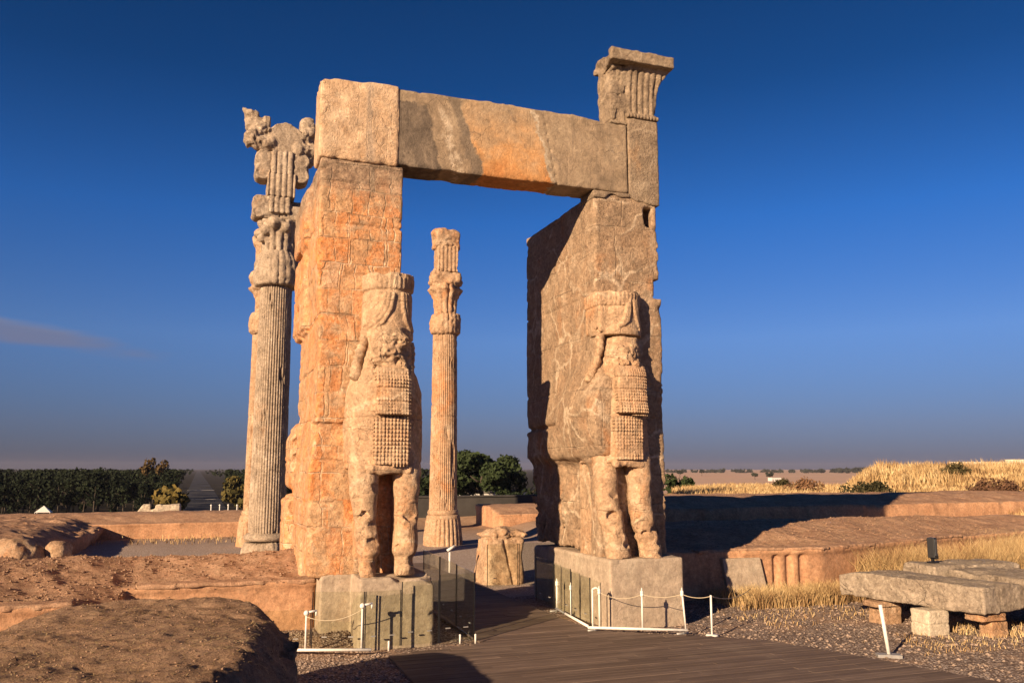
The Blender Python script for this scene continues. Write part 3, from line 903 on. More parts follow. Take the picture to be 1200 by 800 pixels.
# --- cavetto cornice block on top
cap_prof_z = [11.34, 11.6, 12.0, 12.25, 12.45, 12.60]
cap_prof_o = [0.0, 0.01, 0.06, 0.14, 0.27, 0.42]
def cornice(x, y, z):
    o = np.interp(z, cap_prof_z, cap_prof_o).astype(np.float32)
    lx = 8.56 + 0.05 * vnoise(0.3, 0.2, z * 2.0, 3) + 0.03 * vnoise(0.3, 0.2, z * 6, 3)
    qx = np.maximum(x - (9.80 + o * 0.85), lx - x)
    qy = np.maximum((16.90 - o * 0.4) - y, y - 17.5)
    d = np.maximum(np.maximum(qx, qy), np.maximum(11.14 - z, z - 12.62)) * 0.8
    # upright leaves on the intact right half
    ok = sst(x, 8.95, 9.1)
    fl = np.abs(np.sin((x - 9.0) * math.pi / 0.155))
    d = d + ok * 0.045 * (1 - fl ** 0.5) * (z > 11.46) * (z < 12.5) * (y < 17.4)
    fy = np.abs(np.sin((y - 16.9) * math.pi / 0.155))
    d = d + 0.04 * (1 - fy ** 0.5) * (z > 11.46) * (z < 12.5) * (x > 9.7)
    # broken left half
    d = d + (1 - ok) * (0.05 + 0.055 * np.clip(np.round(3 * fbm(x * 3.0, y * 1.0, z * 3.0, 2, 44)) / 2.0, -0.6, 1.2)) * (y < 17.3) * (z > 11.2)
    top = sd_box(x, y, z, 8.48, 10.15, 16.58, 17.6, 12.56, 12.88, 0.02)
    top = np.maximum(top, z - (12.86 - 0.09 * np.clip(fbm(x * 2.5, y * 2.5, 0, 2, 9) + 0.2, 0, 1)))
    top = np.maximum(top, (8.50 + 0.10 * vnoise(0, y * 3, z * 5, 8)) - x)
    d = np.minimum(d, top)
    return d + rough(x, y, z, 0.015, 0.012, 18)
co = sdf('cornice', cornice, (8.15, 16.35, 11.1), (10.3, 17.8, 13.0), 0.027, M['stone_cap'], gate)
def beads(x, y, z):
    d = sd_box(x, y, z, 8.98, 9.84, 16.82, 17.7, 11.31, 11.42, 0.05)
    return d + 0.03 * (1 - np.abs(np.sin((x - 8.98) * math.pi / 0.086))) ** 2 * (y < 17.2)
sdf('bead_moulding', beads, (8.9, 16.75, 11.25), (9.95, 17.8, 11.5), 0.018, M['stone_cap'], co)

# ------------------------------------------------------------------ winged bulls
def bull(side):
    """side 'l' or 'r': the pixel-measured centres of each guardian's members"""
    if side == 'l':
        cx, zt, fy, mat = 3.43, 0.0, 16.15, M['stone_statue']
    else:
        cx, zt, fy, mat = 8.72, 0.12, 16.38, M['stone_statue']
    S = 1 if side == 'l' else 2
    X = lambda v: cx + v            # offsets from the centre line
    Z = lambda v: v + zt
    mirror = 1.0

    def torso(x, y, z):
        # rounded chest and shoulders
        if side == 'l':
            prof = np.interp(z, [Z(3.1), Z(3.4), Z(4.2), Z(4.7), Z(5.0), Z(5.2), Z(5.5), Z(6.0)], [0.74, 0.77, 0.78, 0.75, 0.66, 0.54, 0.45, 0.43]).astype(np.float32)
            cen = cx - 0.01
        else:
            prof = np.interp(z, [Z(3.1), Z(3.4), Z(4.2), Z(4.7), Z(5.1), Z(5.4), Z(6.0)], [0.66, 0.68, 0.66, 0.60, 0.50, 0.44, 0.43]).astype(np.float32)
            cen = cx - 0.02
        ry = 0.84
        q = (np.abs((x - cen) / prof) ** 2.6 + np.abs((y - (fy + 0.9)) / ry) ** 2.6) ** (1 / 2.6)
        d = (q - 1) * 0.55
        d = np.maximum(d, np.maximum(Z(3.2) - z, z - Z(5.95)))
        # neck and battered face
        n = sd_ell(x, y, z, (cx + 0.02, fy + 0.62, Z(5.45)), (0.44, 0.46, 0.62))
        n = n + 0.09 * fbm(x * 3.2, y * 3.2, z * 3.2, 3, 40 + S)
        d = smin(d, n, 0.10)
        # brow, cheek and nose stumps
        for (a, b, c, r) in ((-0.20, 0.24, 5.48, 0.13), (0.22, 0.26, 5.52, 0.13), (0.03, 0.16, 5.36, 0.10), (-0.02, 0.2, 5.62, 0.16), (0.28, 0.3, 5.32, 0.12), (-0.27, 0.26, 5.28, 0.12)):
            d = smin(d, np.sqrt((x - X(a)) ** 2 + (y - (fy + b + 0.04)) ** 2 + (z - Z(c)) ** 2) - r * 0.9, 0.10)
        fm = sst(z, Z(4.95), Z(5.15)) * (1 - sst(z, Z(5.72), Z(5.85))) * (y < fy + 0.75) * (1 - sst(np.abs(x - cx), 0.40, 0.52))
        d = d + fm * (0.07 * np.round(3 * fbm(x * 3.5, y * 3.5, z * 3.5, 2, 140 + S)) / 2 + 0.13 * np.abs(fbm(x * 9, y * 9, z * 9, 3, 150 + S, 0.7)) - 0.05)
        d = d + crack_z(z, x, y, (Z(4.17), Z(3.3)), 0.015, 0.025, 5 + S)
        # chipped lip where the chest ends above the legs
        lip = sd_caps(x, y, z, (X(-0.34), fy + 0.12, Z(3.20)), (X(0.36), fy + 0.16, Z(3.17)), 0.10, 0.09)
        d = smin(d, lip + 0.10 * fbm(x * 4, y * 4, z * 4, 3, 3, 0.7), 0.04)
        q = random.Random(400 + S); cp = []
        for _ in range(0):
            a = q.uniform(-1.3, 1.3); zz = q.uniform(Z(3.2), Z(5.1))
            u = unit((math.sin(a), -math.cos(a), q.uniform(-.35, .35)))
            o = 0.80 - q.uniform(0.02, 0.05)
            cp.append((cx + 0.72 * math.sin(a), fy + 0.9 - o * math.cos(a), zz, *u, q.uniform(.15, .35)))
        d = chips(d, x, y, z, cp)
        # wall of stone behind the legs
        d = np.minimum(d, sd_box(x, y, z, cx - 0.55, cx + 0.55, fy + 0.95, fy + 1.6, 1.2, Z(3.4), 0.03))
        return d + rough(x, y, z, 0.012, 0.007, 22 + S) + 0.04 * np.clip(fbm(x * 2.5, y * 2.5, z * 2.5, 3, 170 + S) - 0.1, 0, 1)
    body = sdf('winged_bull', torso, (cx - 0.95, fy - 0.1, 1.2), (cx + 0.95, fy + 1.8, Z(6.1)), 0.03, mat, gate)

    # --- forelegs
    if side == 'l':
        legs = ([(3.00, 16.66, 3.65, .30), (3.00, 16.56, 3.15, .29), (3.00, 16.50, 2.75, .265), (3.03, 16.46, 2.35, .20), (3.05, 16.44, 1.95, .205), (3.08, 16.42, 1.72, .215), (3.08, 16.44, 1.55, .155), (3.09, 16.42, 1.28, .16)],
                [(3.84, 16.66, 3.65, .27), (3.84, 16.56, 3.15, .27), (3.83, 16.50, 2.8, .245), (3.81, 16.46, 2.35, .215), (3.80, 16.44, 1.95, .235), (3.80, 16.42, 1.70, .225), (3.80, 16.44, 1.52, .18), (3.80, 16.42, 1.28, .20)])
    else:
        legs = ([(8.32, 17.02, 3.85, .27), (8.30, 16.92, 3.4, .28), (8.28, 16.85, 3.0, .265), (8.27, 16.78, 2.5, .25), (8.33, 16.72, 2.15, .27), (8.38, 16.68, 1.9, .24), (8.42, 16.64, 1.65, .25), (8.44, 16.62, 1.38, .28)],
                [(9.02, 16.92, 3.8, .27), (9.03, 16.80, 3.35, .29), (9.03, 16.74, 3.0, .27), (9.02, 16.70, 2.5, .24), (9.08, 16.68, 2.1, .255), (9.14, 16.64, 1.8, .235), (9.18, 16.62, 1.6, .23), (9.20, 16.60, 1.38, .25)])
    for k, ch in enumerate(legs):
        def leg(x, y, z, ch=ch, k=k):
            d = None
            for p, q in zip(ch[:-1], ch[1:]):
                e = sd_caps(x, y, z, p[:3], q[:3], p[3], q[3])
                d = e if d is None else smin(d, e, 0.05)
            # the leg stays bound to the stone behind it
            bx0, bx1 = ch[4][0] - 0.14, ch[4][0] + 0.14
            d = smin(d, sd_box(x, y, z, bx0 - 0.04, bx1 + 0.04, ch[0][1] + 0.05, fy + 1.4, 1.22, 3.3, 0.05), 0.16)
            d = np.maximum(d, 1.20 + (0.12 if side == 'r' else 0.0) - z)
            d = d + 0.05 * fbm(x * 3.5, y * 3.5, z * 3.5, 3, 70 + k + S) * sst(-z, -3.2, -2.4)
            q = random.Random(300 + k + 10 * S); cp = []
            for _ in range(11):
                i = q.randrange(1, len(ch) - 1); f = q.random(); A_, B_ = ch[i], ch[min(i + 1, len(ch) - 1)]
                c = [A_[j] + (B_[j] - A_[j]) * f for j in range(4)]
                u = unit((q.uniform(-1, 1), q.uniform(-1.2, -0.2), q.uniform(-.5, .5)))
                o = c[3] - q.uniform(0.008, 0.028)
                cp.append((c[0] + u[0] * o, c[1] + u[1] * o, c[2] + u[2] * o, *u, q.uniform(.14, .3)))
            d = chips(d, x, y, z, cp)
            # tendon lines and fetlock tufts
            d = d - 0.018 * np.exp(-((z - 1.62 - zt) / 0.06) ** 2)
            d = d + 0.045 * np.clip(fbm(x * 7, y * 7, z * 7, 2, 90 + k), 0, 1) * (z < 1.75 + zt)
            return d + rough(x, y, z, 0.012, 0.008, 26 + k)
        lo = (min(p[0] for p in ch) - 0.4, fy - 0.15, 1.2); hi = (max(p[0] for p in ch) + 0.4, fy + 1.5, 4.1)
        sdf('foreleg', leg, lo, hi, 0.028, mat, body)

    # --- beard
    if side == 'l': b0, b1, bz0, bz1 = 3.12, 3.77, 4.20, 5.14
    else: b0, b1, bz0, bz1 = 8.36, 9.04, 4.36, 5.42
    def beard(x, y, z):
        yf = fy - 0.13 + 0.5 * ((x - (b0 + b1) / 2)) ** 2 + 0.10 * sst(z, bz1 - 0.3, bz1 + 0.1) - 0.05 * (1 - sst(z, bz0, bz0 + 0.5))
        d = sd_box(x, y - yf, z, b0, b1, 0.0, 1.0, bz0, bz1, 0.04)
        fade = 1 - sst(z, bz1 - 0.25, bz1) * 0.7
        curls = np.abs(np.sin((x - b0) * math.pi / 0.058)) * np.abs(np.sin((z - bz0) * math.pi / 0.066))
        band = np.abs(np.sin((z - bz0) * math.pi / 0.264))
        wear = np.clip(0.85 + 1.5 * fbm(x * 2.6, y * 2.6, z * 2.6, 3, 200 + S), 0.3, 1.15)
        d = d - 0.038 * wear * curls * fade * (y < yf + 0.15) + 0.03 * (1 - np.minimum(band * 2.5, 1)) * fade
        return d + rough(x, y, z, 0.02, 0.012, 33)
    sdf('beard', beard, (b0 - 0.08, fy - 0.33, bz0 - 0.05), (b1 + 0.08, fy + 0.75, bz1 + 0.08), 0.0155, mat, body)

    # --- square panel of curls on the chest
    if side == 'l': c0, c1, z0, z1 = 3.12, 3.79, 3.27, 4.16
    else: c0, c1, z0, z1 = 8.32, 8.99, 3.38, 4.30
    def panel(x, y, z):
        yf = fy - 0.015 + 0.35 * ((x - (c0 + c1) / 2)) ** 2
        d = sd_box(x, y - yf, z, c0, c1, 0.0, 0.7, z0, z1, 0.02)
        u = np.abs(np.sin((x - c0) * math.pi / 0.067)); v = np.abs(np.sin((z - z0) * math.pi / 0.074))
        wear = np.clip(0.75 + 1.4 * fbm(x * 2.6, y * 2.6, z * 2.6, 3, 210 + S), 0.2, 1.1)
        d = d - 0.05 * wear * np.sqrt(u * v) * (y < yf + 0.12) + 0.02
        return d + rough(x, y, z, 0.012, 0.008, 34)
    sdf('curl_panel', panel, (c0 - 0.06, fy - 0.15, z0 - 0.05), (c1 + 0.06, fy + 0.65, z1 + 0.05), 0.0145, mat, body)

    # --- crown with horns
    if side == 'l':
        ccx, ccy, rx, ry, cz0, cz1 = 3.43, 16.80, 0.51, 0.52, 5.74, 7.05
    else:
        ccx, ccy, rx, ry, cz0, cz1 = 8.66, 17.00, 0.55, 0.52, 6.10, 7.10
    horns = []
    def on(phi, z, k=1.0):
        return (ccx + rx * k * math.sin(phi), ccy - ry * k * math.cos(phi), z)
    for j in range(3):
        if side == 'l':
            A = [(-1.25, 5.80 + 0.10 * j), (-0.75, 5.87 + 0.11 * j), (-0.33 - 0.05 * j, 6.05 + 0.10 * j), (-0.06 - 0.13 * j, 6.30 + 0.06 * j), (0.04 - 0.15 * j, 6.60)]
            B = [(0.42 + 0.13 * j, 6.62), (0.46 + 0.13 * j, 6.36), (0.60 + 0.14 * j, 6.10), (0.86 + 0.15 * j, 5.92)]
        else:
            A = [(-0.30 + 0.10 * j, 6.28 + 0.02 * j), (-0.06 + 0.08 * j, 6.42), (0.06 + 0.06 * j, 6.65), (0.08 + 0.06 * j, 6.86)]
            B = [(0.40 + 0.08 * j, 6.86), (0.46 + 0.09 * j, 6.62), (0.62 + 0.11 * j, 6.42), (0.80 + 0.13 * j, 6.26)]
        for C in (A, B):
            horns.append([on(a, z) for a, z in C])
    def crown(x, y, z):
        flare = np.interp(z, [cz0, cz0 + 0.4, cz1 - 0.35, cz1], [1.0, 0.97, 0.97, 1.03]).astype(np.float32)
        q = np.sqrt(((x - ccx) / (rx * flare)) ** 2 + ((y - ccy) / (ry * flare)) ** 2)
        d = (q - 1) * min(rx, ry)
        if side == 'r':      # the inner side is squared off against the jamb
            d = smin(d, sd_box(x, y, z, 8.08, 8.70, 16.62, 17.4, cz0 + 0.05, cz1 - 0.02, 0.06), 0.05)
        else:
            d = smin(d, sd_box(x, y, z, 2.95, 3.5, 16.68, 17.3, cz0 + 0.02, cz1 - 0.35, 0.08), 0.08)
        phi = np.arctan2(x - ccx, -(y - ccy))
        d = d - 0.022 * np.abs(np.sin(phi * 17)) * (z > cz1 - 0.34) * (z < cz1 - 0.06)
        d = d + 0.025 * np.exp(-((z - (cz1 - 0.36)) / 0.02) ** 2)
        d = np.maximum(d, np.maximum(cz0 - z, z - (cz1 - 0.08 * np.clip(fbm(x * 4, y * 4, 0, 2, 5), 0, 1))))
        d = d + rough(x, y, z, 0.02, 0.012, 36 + S)
        for H in horns:
            for p, r in zip(H[:-1], H[1:]):
                d = smin(d, sd_caps(x, y, z, p, r, 0.042, 0.042), 0.006)
        q = random.Random(500 + S); cp = []
        for _ in range(9):
            a = q.uniform(-1.4, 1.4); u = unit((math.sin(a), -math.cos(a), q.uniform(-.6, .6))); o = rx - q.uniform(0.0, 0.02)
            cp.append((ccx + o * math.sin(a), ccy - o * math.cos(a), q.choice((cz0 + 0.1, cz1 - 0.05, q.uniform(cz0, cz1))), *u, q.uniform(.1, .22)))
        d = chips(d, x, y, z, cp)
        # brim over the brow
        d = smin(d, np.maximum((np.sqrt(((x - ccx) / (rx * 1.04)) ** 2 + ((y - ccy) / (ry * 1.08)) ** 2) - 1) * 0.5, np.abs(z - cz0 - 0.07) - 0.06), 0.03)
        return d
    sdf('crown', crown, (ccx - 0.75, ccy - 0.75, cz0 - 0.05), (ccx + 0.7, ccy + 0.65, cz1 + 0.08), 0.02, mat, body)

    # --- hanging ear lock / wing tip beside the face
    if side == 'l': pts = [(2.98, 16.62, 5.86, .12), (2.90, 16.60, 5.55, .10), (2.82, 16.58, 5.25, .12), (2.80, 16.58, 5.02, .15)]
    else: pts = [(8.17, 16.78, 6.05, .11), (8.14, 16.78, 5.72, .10), (8.06, 16.86, 5.42, .11), (7.98, 16.95, 5.16, .12)]
    def lock(x, y, z):
        d = sd_chain(x, y, z, pts)
        d = d + 0.03 * np.abs(np.sin(z * 22 + x * 12)) + 0.03 * fbm(x * 6, y * 6, z * 6, 2, 4)
        return smin(d, sd_caps(x, y, z, pts[0][:3], (pts[0][0] + 0.2, pts[0][1] + 0.25, pts[0][2]), 0.08, 0.1), 0.06)
    sdf('curled_lock', lock, (pts[3][0] - 0.25, 16.3, 4.8), (pts[0][0] + 0.4, 17.2, 6.2), 0.024, mat, body)

    # right-hand wing edge, seen against the light on the left guardian
    if side == 'l':
        def wing(x, y, z):
            d = sd_box(x, y, z, 3.80, 4.02, 16.75, 18.6, 4.9, 5.75, 0.06)
            d = np.minimum(d, sd_ell(x, y, z, (3.85, 17.6, 4.3), (0.36, 1.3, 1.1)))
            return d + rough(x, y, z, 0.04, 0.02, 39) + 0.02 * np.abs(np.sin(z * 24)) * (z > 4.9)
        sdf('wing', wing, (3.5, 16.3, 3.1), (4.35, 19.0, 5.9), 0.035, mat, body)
    return body
bull('l')
bull('r')

# ------------------------------------------------------------------ standing columns of the hall
def flute(x, y, cx, cy, n, amp):
    a = np.arctan2(y - cy, x - cx)
    return amp * (1 - np.abs(np.sin(a * n / 2)) ** 0.6)

def lathe_sdf(x, y, z, cx, cy, zs, rs):
    r = np.interp(z, zs, rs).astype(np.float32)
    d = np.sqrt((x - cx) ** 2 + (y - cy) ** 2) - r
    return np.maximum(d, np.maximum(zs[0] - z, z - zs[-1])) * 0.85

def shaft_mesh(z0, z1, r0, r1, n_fl, seed, wear=0.5):
    """fluted shaft as a dense lathe, centred on the origin"""
    na = n_fl * 6; nz = 150
    a = np.linspace(0, 2 * np.pi, na, endpoint=False)[None, :]
    z = np.linspace(z0, z1, nz)[:, None]
    r = r0 + (r1 - r0) * (z - z0) / (z1 - z0)
    fl = np.abs(np.sin(a * n_fl / 2)) ** 0.55
    w = np.clip(0.5 + 1.4 * fbm(np.cos(a) * 1.3 + 3, np.sin(a) * 1.3, z * 0.45, 3, seed) - wear, 0, 1)   # worn smooth or patched here
    dep = 0.055 * (1 - w)
    rr = r - dep * (1 - fl) + 0.012 * fbm(np.cos(a) * 2, np.sin(a) * 2, z * 2, 3, seed + 3)
    for zj in np.arange(z0 + 2.2, z1, 2.45):
        rr = rr - 0.02 * np.exp(-((z - zj) / 0.03) ** 2)
    chip = np.clip(fbm(np.cos(a) * 2.2, np.sin(a) * 2.2, z * 0.9, 3, seed + 9) - 0.30, 0, 1)
    rr = rr - 0.35 * chip
    V = np.stack([rr * np.cos(a), rr * np.sin(a), z + 0 * a], -1).reshape(-1, 3)
    i = np.arange(nz - 1)[:, None] * na; k = np.arange(na)[None, :]; k2 = (k + 1) % na
    Q = np.stack([i + k, i + k2, i + na + k2, i + na + k], -1).reshape(-1, 4)
    return V, Q

# --- the near column, carrying the broken double-bull capital
AX, AY = 2.45, 32.8
colA = thing('fluted_column', 'tall grey fluted column crowned by a broken double bull capital left of the gateway', 'column', (AX, AY, -0.5),
             'standing columns behind the gateway')
mA = M['stone_column']
V, Q = shaft_mesh(1.35, 10.55, 0.66, 0.585, 40, 4, 0.62)
add('shaft', mesh_np('shaft', V, Q, mA), colA)
def baseA(x, y, z):
    d = lathe_sdf(x, y, z, AX, AY, [-0.7, -0.4, 0.0, 0.4, 0.6], [0.95, 0.94, 0.90, 0.82, 0.76])
    return d + flute(x, y, AX, AY, 30, 0.04) + rough(x, y, z, 0.06, 0.03, 3)
sdf('base', baseA, (AX - 1.2, AY - 1.2, -0.7), (AX + 1.2, AY + 1.2, 0.65), 0.05, mA, colA)
def torusA(x, y, z):
    d = np.sqrt((np.sqrt((x - AX) ** 2 + (y - AY) ** 2) - 0.66) ** 2 + (z - 0.76) ** 2) - 0.135
    return np.minimum(d, np.maximum(np.sqrt((x - AX) ** 2 + (y - AY) ** 2) - 0.68, np.abs(z - 0.78) - 0.14)) + rough(x, y, z, 0.012, 0.008, 3)
sdf('torus', torusA, (AX - 0.85, AY - 0.85, 0.58), (AX + 0.85, AY + 0.85, 0.94), 0.035, mA, colA)

def collarA(x, y, z):
    d = lathe_sdf(x, y, z, AX, AY, [9.93, 10.0, 10.25, 10.7, 11.0, 11.25, 11.32], [0.72, 0.84, 0.90, 0.86, 0.80, 0.66, 0.6])
    a = np.arctan2(y - AY, x - AX)
    d = d + 0.045 * (1 - np.abs(np.sin(a * 10)) ** 0.5) + 0.03 * np.exp(-((z - 11.0) / 0.03) ** 2)
    d = np.maximum(d, -(fbm(x * 1.6, y * 1.6, z * 1.6, 2, 6) * -1 + 0.42))
    return d + rough(x, y, z, 0.04, 0.03, 7)
sdf('collar', collarA, (AX - 1.0, AY - 1.0, 9.9), (AX + 1.0, AY + 1.0, 11.4), 0.04, mA, colA)
def palmA(x, y, z):
    d = lathe_sdf(x, y, z, AX, AY, [11.2, 11.5, 11.9, 12.2, 12.42, 12.5], [0.62, 0.66, 0.68, 0.72, 0.82, 0.74])
    d = d + flute(x, y, AX, AY, 14, 0.10)
    for (a, zz, r) in ((-2.4, 12.05, .22), (-2.7, 11.75, .2), (-1.3, 12.15, .2), (-1.9, 12.3, .22), (3.0, 12.0, .2)):
        d = smin(d, np.sqrt((x - AX - 0.72 * math.cos(a)) ** 2 + (y - AY - 0.72 * math.sin(a)) ** 2 + (z - zz) ** 2) - r, 0.08)
    return d + rough(x, y, z, 0.08, 0.04, 8)
sdf('palm_capital', palmA, (AX - 1.1, AY - 1.1, 11.15), (AX + 1.1, AY + 1.1, 12.6), 0.045, mA, colA)

def volute(cx, cy, z0, z1, half, notch, seed):
    """pairs of scrolls either side of a fluted pillar, along x"""
    zc = (z0 + z1) / 2; rr = (z1 - z0) / 4
    def f(x, y, z):
        d = None
        for s in (-1, 1):
            for zz in (zc - rr, zc + rr):
                q = np.sqrt((x - cx - s * (half - rr * 0.95)) ** 2 + (z - zz) ** 2) - rr * 1.02
                e = np.maximum(q, np.abs(y - cy) - 0.42)
                spiral = 0.05 * np.exp(-((np.sqrt((x - cx - s * (half - rr * 0.95)) ** 2 + (z - zz) ** 2) - rr * 0.6) / 0.05) ** 2) * (np.abs(y - cy) > 0.36)
                e = e + spiral * 0.45
                d = e if d is None else np.minimum(d, e)
            d = np.minimum(d, sd_box(x, y, z, cx + min(s * 0.2, s * half), cx + max(s * 0.2, s * half), cy - 0.40, cy + 0.40, z0, z1, 0.17))
            d = np.minimum(d, sd_box(x, y, z, cx + min(0, s * (half - rr)), cx + max(0, s * (half - rr)), cy - 0.36, cy + 0.36, z0, z1, 0.02))
        d = np.minimum(d, sd_box(x, y, z, cx - 0.42, cx + 0.42, cy - 0.5, cy + 0.5, z0 + notch, z1, 0.02))
        d = d + 0.06 * (1 - np.abs(np.sin((x - cx) * math.pi / 0.2)) ** 0.6) * (np.abs(x - cx) < 0.42) * (y < cy - 0.37)
        return d + rough(x, y, z, 0.04, 0.025, seed)
    return f
def lowvolA(x, y, z):
    d = volute(AX - 0.03, AY, 12.55, 13.42, 0.98, 0.2, 12)(x, y, z)
    d = np.maximum(d, -sd_box(x, y, z, AX + 0.35, AX + 1.2, AY - 0.8, AY + 0.1, 13.1, 13.6, 0.05))      # broken corner
    return d
sdf('volute_block', lowvolA, (AX - 1.1, AY - 0.65, 12.5), (AX + 1.1, AY + 0.65, 13.5), 0.036, mA, colA)
def pillarA(x, y, z):
    d = sd_box(x, y, z, AX - 0.52, AX + 0.52, AY - 0.5, AY + 0.5, 13.4, 14.35, 0.02)
    d = d + 0.07 * (1 - np.abs(np.sin((x - AX) * math.pi / 0.21)) ** 0.6) * (y < AY - 0.4)
    return d + rough(x, y, z, 0.02, 0.015, 13)
sdf('pillar_block', pillarA, (AX - 0.6, AY - 0.6, 13.35), (AX + 0.6, AY + 0.6, 14.4), 0.034, mA, colA)
sdf('volute_block', volute(AX, AY, 14.05, 15.22, 0.98, 0.22, 14), (AX - 1.1, AY - 0.65, 14.0), (AX + 1.1, AY + 0.65, 15.3), 0.036, mA, colA)

def bullcap(x, y, z):
    # round saddle between the two bodies
    d = np.maximum(np.sqrt((x - AX - 0.06) ** 2 + (z - 15.72) ** 2) - 0.66, np.abs(y - AY) - 0.42)
    d = np.maximum(d, 15.18 - z)
    # left forequarters: neck stump rising out, folded leg below
    L = sd_chain(x, y, z, [(AX - 0.6, AY, 15.6, .42), (AX - 0.98, AY, 16.15, .42), (AX - 1.22, AY, 16.66, .30)])
    L = np.maximum(L, (z - 16.78) * 0.8 + 0.35 * (x - AX + 1.2) * 0.3)
    d = smin(d, L, 0.05)
    d = smin(d, sd_box(x, y, z, AX - 0.78, AX - 0.50, AY - 0.3, AY + 0.3, 15.6, 16.62, 0.08), 0.05)
    d = smin(d, sd_chain(x, y, z, [(AX - 0.5, AY - 0.25, 15.52, .32), (AX - 1.16, AY - 0.25, 15.56, .30)]), 0.04)
    d = smin(d, sd_chain(x, y, z, [(AX - 1.14, AY - 0.3, 15.7, .26), (AX - 0.85, AY - 0.3, 15.95, .20)]), 0.03)
    # right forequarters, more broken
    d = smin(d, sd_chain(x, y, z, [(AX + 0.62, AY, 15.5, .42), (AX + 0.95, AY, 16.1, .40), (AX + 0.88, AY, 16.55, .27)]), 0.05)
    d = smin(d, sd_chain(x, y, z, [(AX + 0.9, AY - .1, 16.4, .24), (AX + 1.08, AY - .1, 16.42, .17)]), 0.03)
    d = smin(d, sd_chain(x, y, z, [(AX + 0.6, AY - 0.25, 15.4, .32), (AX + 1.05, AY - 0.15, 15.5, .30), (AX + 1.02, AY, 15.0, .24)]), 0.04)
    d = d + 0.02 * (np.exp(-((np.sqrt((x - AX - 0.06) ** 2 + (z - 15.72) ** 2) - 0.56) / 0.03) ** 2))
    side = sst(np.abs(x - AX - 0.06), 0.45, 0.7)
    d = d + side * (0.20 * fbm(x * 2.6, y * 2.6, z * 2.6, 4, 61) + 0.12 * np.abs(fbm(x * 6, y * 6, z * 6, 2, 62)))
    return d + rough(x, y, z, 0.02, 0.02, 15)
sdf('bull_capital', bullcap, (AX - 1.7, AY - 0.8, 14.7), (AX + 1.6, AY + 0.8, 17.0), 0.042, mA, colA)

# --- the two rear columns: one model, its parts copied
CX, CY = 11.45, 41.4
colC = thing('fluted_column', 'warm tan fluted column with a broken top standing in the gateway opening', 'column', (CX, CY, -0.5),
             'standing columns behind the gateway')
mC = M['stone_column_warm']
V, Q = shaft_mesh(1.6, 10.6, 0.69, 0.615, 40, 14, 0.5)
add('shaft', mesh_np('shaft', V, Q, mC), colC)
def baseC(x, y, z):
    d = lathe_sdf(x, y, z, CX, CY, [-0.7, -0.3, 0.1, 0.6, 0.9, 0.98], [0.98, 0.97, 0.94, 0.88, 0.82, 0.76])
    a = np.arctan2(y - CY, x - CX)
    d = d + 0.10 * (1 - np.abs(np.sin(a * 13)) ** 0.5) * (z < 0.8)
    return d + rough(x, y, z, 0.02, 0.012, 3)
sdf('base', baseC, (CX - 1.3, CY - 1.3, -0.7), (CX + 1.3, CY + 1.3, 1.0), 0.05, mC, colC)
def torusC(x, y, z):
    q = np.sqrt((x - CX) ** 2 + (y - CY) ** 2)
    return np.minimum(np.sqrt((q - 0.66) ** 2 + (z - 1.07) ** 2) - 0.11, np.maximum(q - 0.74, np.abs(z - 1.08) - 0.13))
sdf('torus', torusC, (CX - 0.9, CY - 0.9, 0.9), (CX + 0.9, CY + 0.9, 1.25), 0.04, mC, colC)
def collarC(x, y, z):
    d = lathe_sdf(x, y, z, CX, CY, [9.9, 9.98, 10.3, 10.7, 10.95, 11.0], [0.68, 0.77, 0.80, 0.78, 0.70, 0.6])
    a = np.arctan2(y - CY, x - CX)
    d = d + 0.05 * (1 - np.abs(np.sin(a * 10)) ** 0.5)
    return d + rough(x, y, z, 0.10, 0.05, 17)
sdf('collar', collarC, (CX - 1.0, CY - 1.0, 9.85), (CX + 1.0, CY + 1.0, 11.1), 0.05, mC, colC)
def palmC(x, y, z):
    d = lathe_sdf(x, y, z, CX, CY, [10.9, 11.2, 11.7, 11.95, 12.2, 12.4], [0.56, 0.58, 0.60, 0.70, 0.80, 0.66])
    a = np.arctan2(y - CY, x - CX)
    d = d + flute(x, y, CX, CY, 12, 0.09) - 0.08 * np.abs(np.sin(a * 4)) * sst(z, 11.9, 12.2)
    return d + rough(x, y, z, 0.10, 0.05, 18)
sdf('palm_capital', palmC, (CX - 1.1, CY - 1.1, 10.85), (CX + 1.1, CY + 1.1, 12.5), 0.05, mC, colC)
def volC(x, y, z):
    d = sd_box(x, y, z, CX - 0.8, CX + 0.78, CY - 0.5, CY + 0.5, 12.36, 13.2, 0.25)
    return d + 0.2 * fbm(x * 1.8, y * 1.8, z * 1.8, 3, 19) + 0.06 * fbm(x * 6, y * 6, z * 6, 2, 20)
sdf('volute_block', volC, (CX - 1.1, CY - 0.8, 12.3), (CX + 1.1, CY + 0.8, 13.4), 0.05, mC, colC)
def pilC(x, y, z):
    d = sd_box(x, y, z, CX - 0.52, CX + 0.52, CY - 0.5, CY + 0.5, 13.1, 14.45, 0.03)
    d = d + 0.07 * (1 - np.abs(np.sin((x - CX) * math.pi / 0.21)) ** 0.6) * (y < CY - 0.4)
    return d + rough(x, y, z, 0.03, 0.03, 21)
sdf('pillar_block', pilC, (CX - 0.6, CY - 0.6, 13.05), (CX + 0.6, CY + 0.6, 14.5), 0.042, mC, colC)
def topC(x, y, z):
    d = sd_box(x, y, z, CX - 0.68, CX + 0.7, CY - 0.5, CY + 0.5, 14.35, 15.3, 0.2)
    return d + 0.26 * fbm(x * 1.9, y * 1.9, z * 1.9, 3, 22) + 0.07 * fbm(x * 6, y * 6, z * 6, 2, 23)
